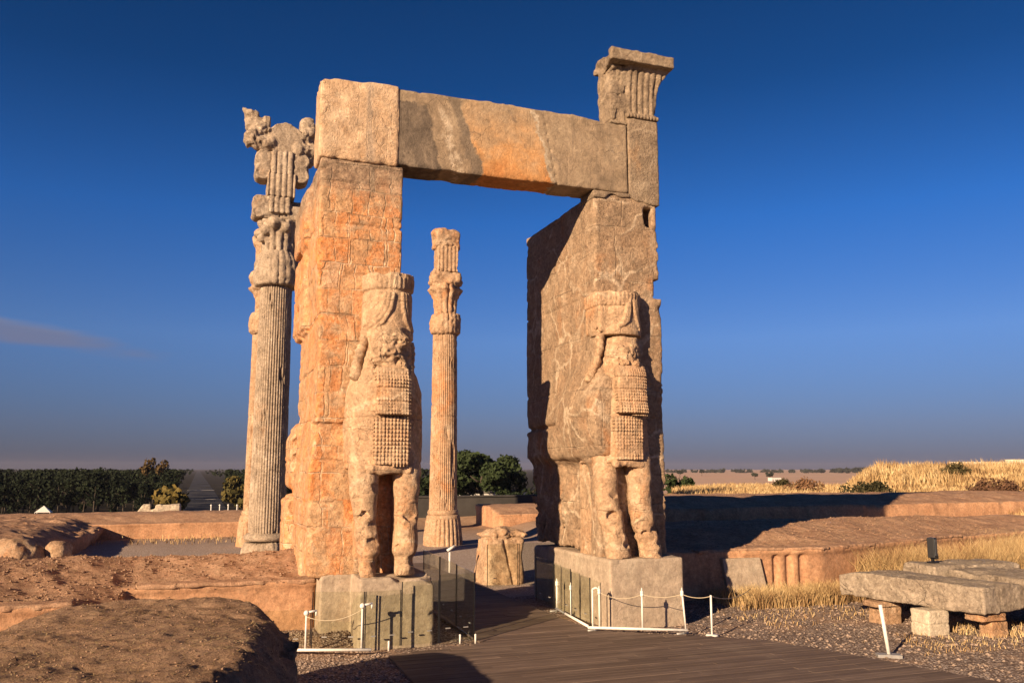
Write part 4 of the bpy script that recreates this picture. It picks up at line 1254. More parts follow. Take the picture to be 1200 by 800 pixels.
sdf('broken_top', topC, (CX - 1.0, CY - 0.8, 14.2), (CX + 1.0, CY + 0.8, 15.6), 0.048, mC, colC)

colB = colC.copy(); COL.objects.link(colB)
colB.location = (2.85, 44.2, -0.5); colB.rotation_euler = (0, 0, RAD(155))
colB['label'] = 'warm tan fluted column almost hidden behind the grey column with the bull capital'
for ch in list(colC.children):
    c = ch.copy(); COL.objects.link(c); c.parent = colB

# --- stump of a stone block in the gateway
def stump(x, y, z):
    d = sd_box(x, y, z, 9.05, 10.35, 27.3, 28.5, -0.8, 0.95, 0.15)
    d = d + 0.12 * fbm(x * 1.5, y * 1.5, z * 1.5, 3, 33) + 0.10 * np.exp(-((x - 9.75 + 0.2 * (z - 0.5)) / 0.05) ** 2)
    d = d - 0.12 * sst(-z, -0.3, 0.6)
    d = np.minimum(d, sd_ell(x, y, z, (9.8, 27.9, 1.02), (0.78, 0.7, 0.22)) + 0.10 * fbm(x * 2.5, y * 2.5, z * 2.5, 2, 34))
    return d + rough(x, y, z, 0.05, 0.03, 35)
tag(sdf_thing('stone_stump', stump, (8.7, 26.9, -0.8), (10.8, 28.9, 1.35), 0.045, M['stone_column_warm'], (9.7, 27.9, -0.5)),
    'squat broken stone stump with a split top inside the gateway opening', 'ruin')

# ------------------------------------------------------------------ mud brick walls of the hall
def mud_two(o, top_mat, zs, ny=0.55):
    """faces that look up take the trodden earth, the rest the plaster"""
    me = o.data
    me.materials.append(top_mat)
    nrm = np.zeros(len(me.polygons) * 3); me.polygons.foreach_get('normal', nrm)
    cz = np.zeros(len(me.polygons) * 3); me.polygons.foreach_get('center', cz)
    up = (nrm[2::3] > ny)
    me.polygons.foreach_set('material_index', up.astype(np.int32))

def clods(x, y, z, a=0.05, seed=0):
    return 0.75 * a * fbm(x * 1.4, y * 1.4, z * 1.4, 3, seed) + 0.8 * a * fbm(x * 7, y * 7, z * 7, 3, seed + 5, 0.7)

# left wall, stepping back towards the gate
def wall_left(x, y, z):
    front = np.where(x < -1.15, 15.6, 17.42) + 0.04 * vnoise(x * 0.6, 0, z * 0.8, 3)
    back = 20.6 + 0.5 * vnoise(x * 0.35, 0.4, 0, 8)
    lip = np.where(x < -1.15, 15.6, 17.42)
    lip_t = np.interp(x, [-3.4, -1.4, -1.1], [15.6, 16.9, 17.42]) + 0.25 * vnoise(x * 2.0, y * 2.0, 0, 5)
    top = 1.06 + 0.42 * sst(y, lip_t, lip_t + 2.2) - 0.25 * sst(x, -1.9, -1.2) * sst(-y, -17.5, -16.5) - 0.5 * sst(y, back - 1.3, back + 0.4) + 0.06 * fbm(x * 0.7, y * 0.7, 0, 3, 4)
    top = top + 0.22 * sst(-x, 1.0, 4.0) * sst(y, 17, 18.5) * 0 - 0.02
    # soft eroded heel along the notch
    d = np.maximum(np.maximum(front - y, y - back), np.maximum(z - top, x - 2.27))
    d = d - 0.05 * (np.abs(z - (1.0)) < 0.055) * (y < lip + 0.2)
    return d * 0.8 + clods(x, y, z, 0.05, 2) * sst(z, 0.85, 1.05) + 0.012 * fbm(x * 2, y * 2, z * 2, 3, 7)
wl = sdf_thing('mud_brick_wall', wall_left, (-10.5, 15.3, -0.7), (2.4, 21.5, 1.75), 0.07, M['mud_wall'], (-2.0, 18.5, -0.5))
mud_two(wl, M['mud_top'], 1.0)
def lip_obj(parent, fx, x0, x1, zc, y0, y1, vox, seed):
    def f(x, y, z):
        yf = fx(x) + 0.025 * vnoise(x * 1.7, 0, 0, seed) + 0.012 * vnoise(x * 9, 0, 0, seed)
        zz = z - zc - 0.02 * vnoise(x * 0.8, 0, 0, seed + 1) - 0.012 * vnoise(x * 5, 0, 0, seed + 2)
        gap = np.clip(vnoise(x * 1.3, 0, 0, seed + 4) - 0.45, 0, 1) * 0.4
        d = np.maximum(np.maximum(yf - 0.07 + gap - y, y - yf - 0.35), np.abs(zz) - 0.042)
        d = np.maximum(d, np.maximum(x0 - x, x - x1))
        return d * 0.9 + 0.012 * fbm(x * 7, y * 7, z * 7, 2, seed)
    sdf('coping', f, (x0, y0, zc - 0.12), (x1, y1, zc + 0.12), vox, M['mud_top'], parent)
lip_obj(wl, lambda x: 17.42 + 0 * x, -0.95, 2.26, 1.06, 17.2, 17.85, 0.028, 3)
lip_obj(wl, lambda x: 15.6 + 0 * x, -9.5, -1.75, 1.06, 15.4, 16.05, 0.035, 4)
tag(wl, 'long low reddish mud brick wall running up to the left side of the gateway', 'wall', 'mud brick walls of the ruined hall')

# wall stub in the foreground, rounded off with weather
def mound(x, y, z):
    cx = -0.47
    xr = np.interp(y, [-3, 6.2, 7.4, 8.2, 9.0, 11.0, 12.0, 12.8], [-0.7, -0.25, 0.2, 0.75, 1.02, 1.2, 1.18, 0.55]).astype(np.float32)
    xl = np.interp(y, [-3, 9.0, 10.6, 11.6, 12.3, 12.8], [-2.5, -2.5, -2.45, -2.1, -1.4, -0.8]).astype(np.float32)
    nb = 0.12 * fbm(x * 0.9, y * 0.9, z * 0.9, 3, 21)
    side = np.maximum(x - xr, xl - x)
    q = np.maximum(side, y - 12.85)
    top = 1.50 + 0.05 * fbm(x * 0.8, y * 0.8, 0, 3, 5) - 0.36 * sst(q, -0.6, 0.0) ** 2 - 0.05 * sst(x, 0.2, 0.9)
    d = np.maximum(q * 0.9 + nb * 0.4, z - top)
    # overhanging crust on the right, eaten away below
    under = sst(-z, -1.05, -0.75) * sst(x - xr, -0.9, 0.0)
    d = d + 0.24 * under * (y < 9.5)
    crust = np.clip(fbm(x * 2.0, y * 2.0, z * 3.0, 3, 41), 0, 1) * sst(x - xr, -0.9, -0.1)
    d = d + 0.35 * crust * (y < 11)
    return d * 0.8 + clods(x, y, z, 0.055, 6)
mo = sdf_thing('mud_brick_wall', mound, (-2.8, 1.5, -0.5), (1.6, 13.2, 1.75), 0.045, M['mud_mound'], (-0.5, 8.0, 0.0))
tag(mo, 'rounded weathered brown wall stub in the near left foreground', 'wall', 'mud brick walls of the ruined hall')

# side wall of the hall on the left, in shade towards the court
def wall_side(x, y, z):
    top = 0.55 + 0.25 * fbm(x * 0.3, y * 0.3, 0, 3, 4) + 0.2 * sst(-x, 5.5, 8) - 0.35 * sst(x, -6.2, -5.0)
    d = np.maximum(np.maximum(-10.5 - x, x - (-5.0 + 0.5 * vnoise(y * 0.25, z, 0, 5))), np.maximum(z - top, np.maximum(24.5 - y, y - 51)))
    return d * 0.7 + clods(x, y, z, 0.14, 12)
ws = sdf_thing('mud_brick_wall', wall_side, (-11, 24, -0.9), (-4, 51.5, 1.3), 0.15, M['mud_wall'], (-7.5, 38, -0.5))
mud_two(ws, M['mud_top'], 0.5)
tag(ws, 'dark shaded mud wall closing the left side of the gravel court', 'wall', 'mud brick walls of the ruined hall')

# far wall of the hall, left and right of the far doorway
def far_wall(x0, x1, zt, seed):
    def f(x, y, z):
        front = 50.4 + 0.1 * vnoise(x * 0.3, 0, 0, seed)
        top = zt + 0.42 * sst(y, 50.5, 53.2) + 0.06 * fbm(x * 0.3, y * 0.3, 0, 3, seed)
        d = np.maximum(np.maximum(front - y, y - 55.5), np.maximum(z - top, np.maximum(x0 - x, x - x1)))
        d = d - 0.07 * (np.abs(z - (zt - 0.04)) < 0.07) * (y < 50.8)
        return d * 0.8 + clods(x, y, z, 0.06, seed) * sst(z, zt - 0.2, zt)
    return f
wf = sdf_thing('mud_brick_wall', far_wall(-14, 4.2, 0.28, 31), (-14.2, 50, -0.9), (4.5, 56, 1.0), 0.13, M['mud_wall'], (-5, 53, -0.5))
mud_two(wf, M['mud_top'], 0.2)
tag(wf, 'far reddish mud wall at the back of the gravel court, in front of the pine wood', 'wall', 'mud brick walls of the ruined hall')
wf2 = sdf_thing('mud_brick_wall', far_wall(17.6, 27.0, 0.42, 33), (17.2, 50, -0.9), (27.5, 56, 1.2), 0.13, M['mud_wall'], (21, 53, -0.5))
mud_two(wf2, M['mud_top'], 0.3)
tag(wf2, 'bright orange length of mud wall seen through the gateway opening', 'wall', 'mud brick walls of the ruined hall')

# right wall, with stepped niches and a stone panel let into its face
def wall_right(x, y, z):
    front = np.interp(x, [9, 14.2, 15.6, 22.0, 30], [19.35, 19.1, 18.95, 20.7, 22.6]).astype(np.float32)
    back = 26.6 + 0.3 * vnoise(x * 0.3, 0, 0, 4)
    top = 1.12 + 0.40 * sst(y, front, front + 3.0) - 0.3 * sst(y, back - 2.5, back) + 0.07 * fbm(x * 0.6, y * 0.6, 0, 3, 6)
    fr = front + 0.02 * vnoise(x, 0, z * 2, 4)
    # niches
    for xc in (14.25, 14.62, 14.99):
        fr = fr + 0.09 * (np.abs(x - xc) < 0.075) * (z < 1.0)
    heel = 9.9 + 2.6 * sst(-z, -1.0, 0.3) * 0
    d = np.maximum(np.maximum(fr - y, y - back), np.maximum(z - top, np.maximum(9.9 + np.maximum(y - 20.5, 0) * 0.6 - x, x - 31)))
    d = d - 0.06 * (np.abs(z - 1.06) < 0.055) * (y < front + 0.3) * (x > 13.3)
    return d * 0.8 + clods(x, y, z, 0.05, 9) * sst(z, 0.95, 1.15) + 0.012 * fbm(x * 2, y * 2, z * 2, 3, 17)
wr = sdf_thing('mud_brick_wall', wall_right, (9.8, 18.6, -0.7), (31.2, 27.2, 1.8), 0.075, M['mud_wall'], (18, 22, 0.0))
mud_two(wr, M['mud_top'], 1.0)
lip_obj(wr, lambda x: np.interp(x, [9, 14.2, 15.6, 22.0, 30], [19.35, 19.1, 18.95, 20.7, 22.6]).astype(np.float32), 12.0, 22.5, 1.12, 18.7, 21.4, 0.036, 6)
tag(wr, 'reddish mud brick wall with pale stepped niches right of the gateway', 'wall', 'mud brick walls of the ruined hall')
b = MB()
n = len(b.v)
for yy in (19.02, 19.3):
    for (px, pz) in ((12.80, -0.2), (13.98, -0.2), (13.72, 0.94), (12.62, 0.94)): b.v.append((px, yy + 0.05 - 0.04 * (px - 12.3), pz))
b.f += [(0, 1, 2, 3), (7, 6, 5, 4), (0, 4, 5, 1), (1, 5, 6, 2), (2, 6, 7, 3), (3, 7, 4, 0)]
b.build('stone_panel', M['stone_plinth'], wr, bevel=0.015)

# long bank-like wall behind it
def wall_back(x, y, z):
    front = 30.6 + 0.25 * (x - 14) * 0.2 + 0.3 * vnoise(x * 0.2, 0, 0, 9)
    top = 1.62 + 0.34 * sst(y, front, front + 2.4) + 0.06 * fbm(x * 0.3, y * 0.3, 0, 3, 16) - 0.5 * sst(y, 37.0, 39.5)
    d = np.maximum(np.maximum(front - y, y - 39.0), np.maximum(z - top, np.maximum(13.5 + (y - 30) * 0.9 - x, x - 52)))
    return d * 0.75 + clods(x, y, z, 0.08, 19)
wb = sdf_thing('mud_brick_wall', wall_back, (13, 30, -0.8), (52.5, 40, 2.4), 0.17, M['mud_wall'], (30, 34, 0.0))
mud_two(wb, M['mud_top'], 1.0, 0.8)
tag(wb, 'broad smooth topped mud wall behind, below the bank of dry grass', 'wall', 'mud brick walls of the ruined hall')

# boulders by the court
def boulder(c, r, seed):
    def f(x, y, z):
        d = sd_ell(x, y, z, c, r)
        return d + 0.16 * fbm(x * 1.2, y * 1.2, z * 1.2, 3, seed) + 0.05 * fbm(x * 5, y * 5, z * 5, 2, seed)
    return f
for (c, r, lab) in (((-5.2, 30.0, 0.25), (1.15, 0.8, 0.85), 'large pale rounded boulder at the left edge of the court'),
                    ((-3.95, 30.2, 0.62), (0.42, 0.4, 0.45), 'smaller upright boulder leaning on the large pale one'),
                    ((-3.3, 30.0, 0.15), (0.42, 0.4, 0.38), 'low pinkish boulder lying right of the two others')):
    o = sdf_thing('boulder', boulder(c, r, int(c[0] * -10)), tuple(c[i] - r[i] - 0.25 for i in range(3)), tuple(c[i] + r[i] + 0.25 for i in range(3)), 0.05,
                  M['stone_column_warm'], (c[0], c[1], c[2] - r[2]))
    tag(o, lab, 'boulder', 'boulders at the court edge')

# ------------------------------------------------------------------ trees
def leaf_cloud(clumps, n, size, seed, shell=0.55):
    """many small leaf faces spread through the volume of the clumps"""
    g = np.random.default_rng(seed)
    w = np.array([c[3] ** 2 for c in clumps]); w = w / w.sum()
    k = g.choice(len(clumps), n, p=w)
    C = np.array(clumps)[k]
    d = g.normal(size=(n, 3)); d /= np.linalg.norm(d, axis=1)[:, None]
    rad = C[:, 3] * (shell + (1 - shell) * g.random(n)) * (0.85 + 0.3 * g.random(n))
    sq = np.array([1, 1, 0.78])
    P = C[:, :3] + d * rad[:, None] * sq
    u = g.normal(size=(n, 3)); u /= np.linalg.norm(u, axis=1)[:, None]
    nn = d + 0.8 * g.normal(size=(n, 3)); nn /= np.linalg.norm(nn, axis=1)[:, None]
    u = np.cross(nn, u); u /= np.linalg.norm(u, axis=1)[:, None] + 1e-9
    v = np.cross(nn, u)
    s = size * (0.6 + 0.8 * g.random(n))[:, None]
    V = np.stack([P - u * s - v * s * 0.5, P + u * s * 0.3 - v * s * 0.7, P + u * s + v * s * 0.4, P - u * s * 0.2 + v * s * 0.7], 1).reshape(-1, 3)
    return V, np.arange(4 * n).reshape(-1, 4)

def trunk_mesh(h, r, limbs, seed, lean=0.3):
    b = MB(); g = random.Random(seed)
    pts = [(lean * (i / 5) ** 2 * g.uniform(-1, 1), lean * (i / 5) ** 2 * g.uniform(-1, 1), h * i / 5 - (0.3 if i == 0 else 0)) for i in range(6)]
    b.tube(pts, [r * (1.25 - 0.8 * i / 5) for i in range(6)], 7)
    for k in range(limbs):
        z = h * g.uniform(0.45, 0.95); a = g.uniform(0, 6.28); L = h * g.uniform(0.18, 0.34)
        b.tube([(0, 0, z), (L * 0.5 * math.cos(a), L * 0.5 * math.sin(a), z + L * 0.25), (L * math.cos(a), L * math.sin(a), z + L * 0.6)], [r * 0.45, r * 0.3, r * 0.1], 5)
    me = bpy.data.meshes.new('trunk'); me.from_pydata(b.v, [], b.f)
    me.materials.append(M['bark'])
    for p in me.polygons: p.use_smooth = True
    return me

def crown_kind(kind, seed, n):
    g = random.Random(seed)
    cl = []
    if kind == 'pine':            # flat topped aleppo pine, about 14 m
        for i in range(13):
            a = g.uniform(0, 6.28); q = g.uniform(0.2, 2.6)
            cl.append((q * math.cos(a), q * math.sin(a), g.uniform(4.6, 12.3) - q * 0.35, g.uniform(1.1, 1.9)))
        cl.append((0, 0, 12.6, 1.3))
    elif kind == 'round':         # broad crown
        for i in range(20):
            a = g.uniform(0, 6.28); q = 4.6 * math.sqrt(g.random()); z = 7.6 + 3.4 * math.sqrt(max(0, 1 - (q / 5.6) ** 2)) * g.uniform(-0.5, 1.0)
            cl.append((q * math.cos(a), q * math.sin(a), z, g.uniform(1.2, 2.0)))
    elif kind == 'small':
        for i in range(10):
            a = g.uniform(0, 6.28); q = g.uniform(0.0, 1.8)
            cl.append((q * math.cos(a), q * math.sin(a), g.uniform(2.2, 5.4) - q * 0.5, g.uniform(0.7, 1.2)))
    elif kind == 'cypress':
        for i in range(9):
            cl.append((g.uniform(-.3, .3), g.uniform(-.3, .3), 1.0 + i * 1.05, 0.95 - 0.075 * i))
    else:                         # bush
        for i in range(9):
            a = g.uniform(0, 6.28); q = g.uniform(0, 0.9)
            cl.append((q * math.cos(a), q * math.sin(a), g.uniform(0.3, 0.9) - 0.2 * q, g.uniform(0.35, 0.6)))
    return cl

def make_tree(name, label, cat, kind, mat, loc, seed, n, size, h, r, limbs=5, group=None, scale=1.0):
    t = thing(name, label, cat, loc, group)
    V, Q = leaf_cloud(crown_kind(kind, seed, n), n, size, seed)
    add('crown', mesh_np('crown', V, Q, mat, False), t)
    add('trunk', trunk_mesh(h, r, limbs, seed), t)
    t.scale = scale if isinstance(scale, tuple) else (scale,) * 3
    t.rotation_euler = (0, 0, seed * 1.7)
    return t

def copy_thing(src, loc, label=None, rz=0.0, scale=None):
    r = src.copy(); COL.objects.link(r)
    r.location = loc; r.rotation_euler = (0, 0, rz)
    if scale is not None: r.scale = (scale,) * 3 if not isinstance(scale, tuple) else scale
    if label: r['label'] = label
    for ch in list(src.children):
        c = ch.copy(); COL.objects.link(c); c.parent = r
        for gch in list(ch.children):
            d = gch.copy(); COL.objects.link(d); d.parent = c
    return r

# pines of the wood on the plain, the rows nearest to the terrace
PINE = 'dark green pine tree in the front rows of the wood on the plain'
g = random.Random(11)
protos = []
spots = []
for row, yy in enumerate((286, 300, 316, 334, 356, 382, 410, 440)):
    x = -8.5 - g.uniform(0, 3)
    while x > -0.27 * yy - 8:
        spots.append((x + g.uniform(-1.2, 1.2), yy + g.uniform(-5, 5)))
        x -= g.uniform(4.6, 7.2)
for yy in (318, 345, 372, 402, 440, 480):          # right of the road
    x = 15 + g.uniform(0, 1.5)
    while x < 30 + 0.02 * yy:
        spots.append((x, yy + g.uniform(-5, 5))); x += g.uniform(5, 7)
for i, (x, yy) in enumerate(spots):
    sc_ = g.uniform(0.8, 1.14) * (1.0 if yy < 420 else 1.03)
    loc = (x, yy, gh(x, yy))
    if i < 6:
        t_ = make_tree('pine_tree', PINE, 'tree', 'pine', M['pine_leaf'], loc, 100 + i, 620, 0.36, 9.5, 0.2, 4, 'pines of the wood on the plain', sc_)
        protos.append(t_)
    else:
        copy_thing(protos[i % 6], loc, None, g.uniform(0, 6.28), (sc_ * g.uniform(.9, 1.15), sc_ * g.uniform(.9, 1.15), sc_))

# the rest of the wood reads as one mass
cl = []
for i in range(1150):
    yy = 455 * (1 + 6.0 * g.random() ** 2.0)
    if g.random() < 0.62: x = -9 - (0.25 * yy + 20) * g.random()
    else: x = 15 + (0.30 * yy + 25) * g.random()
    z = -12 + g.uniform(7.0, 13.2)
    cl.append((x, yy, z, g.uniform(2.0, 3.2)))
V, Q = leaf_cloud(cl, 75000, 0.85, 5)
tag(add('pine_wood', mesh_np('pine_wood', V, Q, M['pine_leaf'], False)), 'dense dark pine wood stretching back on both sides of the straight road', 'wood', None, 'stuff')

# single trees that stand out
def tr(*a, **k): return make_tree(*a, **k)
tr('autumn_tree', 'tall tree with rusty orange autumn top rising above the pine wood', 'tree', 'round', M['rust_leaf'], (-19.0, 428, -12), 31, 1500, 0.42, 10, 0.3, scale=(1.05, 1.05, 1.72))
tr('autumn_tree', 'low golden yellow bushy tree by the pale ruin at the wood edge', 'tree', 'small', M['autumn_leaf'], (-2.4, 150, -12.2), 32, 1700, 0.2, 4.5, 0.2, scale=(2.0, 2.0, 2.25))
tr('autumn_tree', 'olive gold tree on the right edge of the road', 'tree', 'small', M['autumn_leaf'], (13.0, 296, -12), 33, 1300, 0.3, 4.5, 0.2, scale=2.3)
tr('cypress_tree', 'slim dark cypress in front of the pine wood', 'tree', 'cypress', M['pine_leaf'], (-22.0, 268, -12), 34, 700, 0.3, 6, 0.15, 2, scale=1.2)
tr('broad_tree', 'big round dark green tree seen through the gateway opening', 'tree', 'round', M['green_leaf'], (60.5, 186, -11.6), 35, 7500, 0.30, 8.5, 0.4, 8, scale=(1.62, 1.62, 1.36))
tr('broad_tree', 'lower green tree half hidden behind the right pier of the gateway', 'tree', 'round', M['green_leaf'], (70.0, 182, -11.6), 36, 2400, 0.30, 8, 0.3, 7, scale=1.0)
tr('broad_tree', 'green tree showing left of the column in the gateway opening', 'tree', 'round', M['green_leaf'], (47.0, 192, -11.6), 37, 2200, 0.30, 8, 0.3, 7, scale=1.05)
for t_ in [q for q in COL.objects if q.name.startswith('broad_tree')]: t_.scale.z *= 1.25
tr('young_pine', 'small bright green tree just right of the gateway', 'tree', 'small', M['green_leaf'], (55.6, 92.7, -3.4), 38, 1800, 0.2, 4.6, 0.14, 5, scale=1.2)

# shrubs at the foot of the wood
g = random.Random(5)
first = None
for i in range(16):
    yy = g.uniform(215, 262); x = -0.24 * yy + i * 3.0 + g.uniform(-1, 1)
    if first is None:
        first = make_tree('shrub', 'grey green shrub in the hedge below the pine wood', 'shrub', 'bush', M['far_leaf'], (x, yy, gh(x, yy)), 41, 420, 0.10, 0.6, 0.05, 3, 'shrubs below the pine wood', 3.0)
    else:
        copy_thing(first, (x, yy, gh(x, yy)), None, g.uniform(0, 6), g.uniform(2.2, 3.8))

def polar(az, r): return (r * math.sin(RAD(az)), r * math.cos(RAD(az)))
for az, r, sc_, mt, lab in ((42.3, 55, 2.0, 'bush_leaf', 'dark green bush at the left end of the bank of dry grass'),
                            (42.9, 56, 1.7, 'bush_leaf', 'smaller olive bush beside the dark bush on the bank'),
                            (48.8, 57, 1.6, 'brown_leaf', 'rusty brown bush on the bank of dry grass'),
                            (49.9, 57, 1.5, 'brown_leaf', 'low spreading brown bush right of the rusty one on the bank'),
                            (37.4, 88, 1.7, 'bush_leaf', 'small dark bush on the strip of yellow grass'),
                            (38.7, 72, 1.9, 'brown_leaf', 'dark reddish bush at the edge of the gateway shadow'),
                            (47.4, 66, 1.5, 'bush_leaf', 'upright olive shrub behind the grass on the bank')):
    x, y = polar(az, r)
    make_tree('shrub', lab, 'shrub', 'bush', M[mt], (x, y, gh(x, y) - 0.1), int(az * 10), 1300, 0.06, 0.7, 0.04, 6, scale=sc_ * 0.72)

# far tree lines on the plain
cl = []
g = random.Random(8)
for i in range(1500):
    az = 27 + 35 * g.random() ** 0.75
    r = g.uniform(3200, 3900)
    k = 0.45 + 0.55 * min(1, max(0, (az - 38) / 10)) * (0.7 + 0.6 * g.random())
    gap = math.sin(az * 3.1) + math.sin(az * 7.3 + 1)
    if az < 41 and gap < -0.5: continue
    x, y = polar(az, r)
    rad = g.uniform(7, 15) * k
    cl.append((x, y, -12 + rad * g.uniform(0.7, 1.6), rad))
V, Q = leaf_cloud(cl, 42000, 4.0, 9)
tag(add('far_trees', mesh_np('far_trees', V, Q, M['far_leaf'], False)), 'hazy lines of trees far out along the horizon of the plain', 'trees', None, 'stuff')
g = random.Random(9)
for az, r, sc_, lab in ((36.6, 1150, 1.0, 'dark round tree beside the lone farmhouse on the plain'), (35.7, 1240, 0.9, 'dark tree left of the lone farmhouse on the plain'),
                        (31.0, 1500, 1.1, 'lone dark tree on the plain just right of the gateway'), (32.4, 1900, 1.2, 'pair-like clump of dark tree further along the plain')):
    x, y = polar(az, r)
    make_tree('field_tree', lab, 'tree', 'round', M['far_leaf'], (x, y, gh(x, y)), int(az * 7), 500, 1.0, 7, 0.4, 3, scale=sc_)

# ------------------------------------------------------------------ dry grass
def grass_mesh(P, H, W, seed, lean=0.35):
    g = np.random.default_rng(seed)
    n = len(P)
    a = g.random(n) * 2 * np.pi
    s = np.stack([np.cos(a), np.sin(a), 0 * a], 1) * (W / 2)[:, None]
    b = g.random(n) * 2 * np.pi
    ln = np.stack([np.cos(b), np.sin(b), 0 * b], 1) * (H * lean * (0.3 + g.random(n)))[:, None]
    up = np.zeros((n, 3)); up[:, 2] = H
    p1 = P + up * 0.55 + ln * 0.35; p2 = P + up * (1 - 0.2 * lean) + ln
    V = np.stack([P - s, P + s, p1 - s * 0.7, p1 + s * 0.7, p2], 1).reshape(-1, 3)
    i = np.arange(n)[:, None] * 5
    T = np.concatenate([i + np.array([[0, 1, 3]]), i + np.array([[0, 3, 2]]), i + np.array([[2, 3, 4]])], 0)
    return V, T

def grass(name, label, P, H, W, seed, lean=0.35):
    V, T = grass_mesh(P, H, W, seed, lean)
    return tag(add(name, mesh_np(name, V, T, M['dry_grass'], False)), label, 'grass', None, 'stuff')

g = np.random.default_rng(3)
n = 40000
az = np.radians(41.3 + 14 * g.random(n)); r = 49 + 38 * g.random(n) ** 1.3
x = r * np.sin(az); y = r * np.cos(az)
keep = (fbm(x * 0.16, y * 0.16, 0, 3, 2) + 0.45 + 0.3 * (r > 60) > g.random(n) * 0.9)
x, y = x[keep], y[keep]
P = np.stack([x, y, height(x, y)], 1)
H = 0.25 + 0.8 * g.random(len(x)) * np.clip(0.55 + 1.1 * fbm(x * 0.22, y * 0.22, 3, 3, 7), 0.1, 1.4)
grass('dry_grass', 'pale golden dry grass covering the bank on the right', P, np.clip(H, 0.25, 1.3), 0.05 + 0.03 * g.random(len(x)), 4)
n = 14000
az = np.radians(30.5 + 12 * g.random(n)); r = 60 + 42 * g.random(n)
x = r * np.sin(az); y = r * np.cos(az)
P = np.stack([x, y, height(x, y)], 1)
grass('dry_grass', 'strip of yellow grass along the terrace edge beyond the shadow', P, 0.3 + 0.5 * g.random(n), 0.07 + 0.03 * g.random(n), 5)

# tufts along the right wall
def patch(n, cx, cy, sx, sy, seed, clump=2.2):
    q = np.random.default_rng(seed)
    x = cx + sx * (q.random(n) * 2 - 1); y = cy + sy * (q.random(n) * 2 - 1)
    k = (fbm(x * clump, y * clump, 0, 2, seed) > -0.25 + 0.5 * (q.random(n) - 0.5))
    return x[k], y[k]
X_, Y_, H_ = [], [], []
for (n, cx, cy, sx, sy, h, sd) in ((6500, 13.5, 18.1, 1.5, 0.75, 0.42, 1), (4500, 16.2, 18.2, 1.6, 0.7, 0.45, 2), (15000, 20.5, 18.9, 3.6, 1.3, 1.15, 3),
                                   (14000, 25.5, 20.4, 3.4, 1.6, 1.2, 4), (1500, 17.4, 16.9, 2.0, 0.6, 0.35, 5), (700, 13.0, 16.6, 1.8, 1.4, 0.13, 6), (900, 15.6, 13.3, 1.2, 1.0, 0.14, 7), (500, 13.2, 13.0, 1.2, 1.0, 0.10, 8)):
    a, b_ = patch(n, cx, cy, sx, sy, sd)
    X_.append(a); Y_.append(b_); H_.append(h * (0.45 + 0.8 * g.random(len(a))))
x = np.concatenate(X_); y = np.concatenate(Y_); H = np.concatenate(H_)
P = np.stack([x, y, height(x, y) - 0.02], 1)
grass('dry_grass', 'tall straw coloured grass growing against the right mud wall', P, H, 0.010 + 0.012 * g.random(len(x)), 6, 0.5)
a, b_ = patch(260, -3, 48, 5, 2.0, 9, 0.5)
P = np.stack([a, b_, height(a, b_)], 1)
grass('dry_grass', 'thin dry weeds at the foot of the far wall of the court', P, 0.15 + 0.25 * g.random(len(a)), 0.03 + 0.02 * g.random(len(a)), 7, 0.6)

# loose stones
def pebbles(n, x0, x1, y0, y1, smin_, smax, seed, zf, label, mat_='pebble'):
    q = np.random.default_rng(seed)
    ico = np.array([(0, 0, 1), (.9, 0, .2), (.28, .85, .2), (-.72, .53, .2), (-.72, -.53, .2), (.28, -.85, .2), (0, 0, -.6)])
    tri = np.array([(0, 1, 2), (0, 2, 3), (0, 3, 4), (0, 4, 5), (0, 5, 1), (6, 2, 1), (6, 3, 2), (6, 4, 3), (6, 5, 4), (6, 1, 5)])
    x = x0 + (x1 - x0) * q.random(n); y = y0 + (y1 - y0) * q.random(n)
    z = zf(x, y)
    ok = np.isfinite(z)
    x, y, z = x[ok], y[ok], z[ok]; n = len(x)
    s = (smin_ + (smax - smin_) * q.random(n) ** 3)
    V = ico[None] * s[:, None, None] * (0.65 + 0.7 * q.random((n, 7, 3)))
    V[:, :, 2] *= 0.7
    V = V + np.stack([x, y, z + s * 0.2], 1)[:, None, :]
    T = tri[None] + (np.arange(n) * 7)[:, None, None]
    o = add('loose_stones', mesh_np('loose_stones', V.reshape(-1, 3), T.reshape(-1, 3), M[mat_], False))
    return tag(o, label, 'stones', None, 'stuff')
def ground_off_deck(x, y):
    z = height(x, y)
    on = np.array([(bw_left(b) < a < bw_right(b)) and b < 29.5 for a, b in zip(x, y)])
    return np.where(on, np.nan, z)
pebbles(9000, 8, 19, 9.5, 19, 0.008, 0.045, 1, ground_off_deck, 'gravel and loose stones on the ground right of the boardwalk')
pebbles(4200, 0.6, 3.3, 11, 17.5, 0.008, 0.04, 2, ground_off_deck, 'gravel in the corner left of the gateway')
def on_wall(fx):
    def f(x, y):
        z = np.full(len(x), np.nan)
        zz = np.linspace(2.4, 0.4, 120)
        F = fx(x[:, None], y[:, None], zz[None, :])
        hit = (F < 0)
        any_ = hit.any(1)
        z[any_] = zz[hit.argmax(1)[any_]]
        return z
    return f
pebbles(8000, -8, 2.2, 15.8, 20, 0.007, 0.045, 3, on_wall(wall_left), 'crumbled stones and clods on top of the left mud wall', 'clod')
pebbles(5000, 10, 26, 19.5, 25, 0.010, 0.045, 4, on_wall(wall_right), 'crumbled stones and clods on top of the right mud wall', 'clod')
pebbles(8000, -2.5, 1.3, 6.0, 12.6, 0.004, 0.018, 5, on_wall(mound), 'straw and small stones crusted on the near wall stub', 'clod')

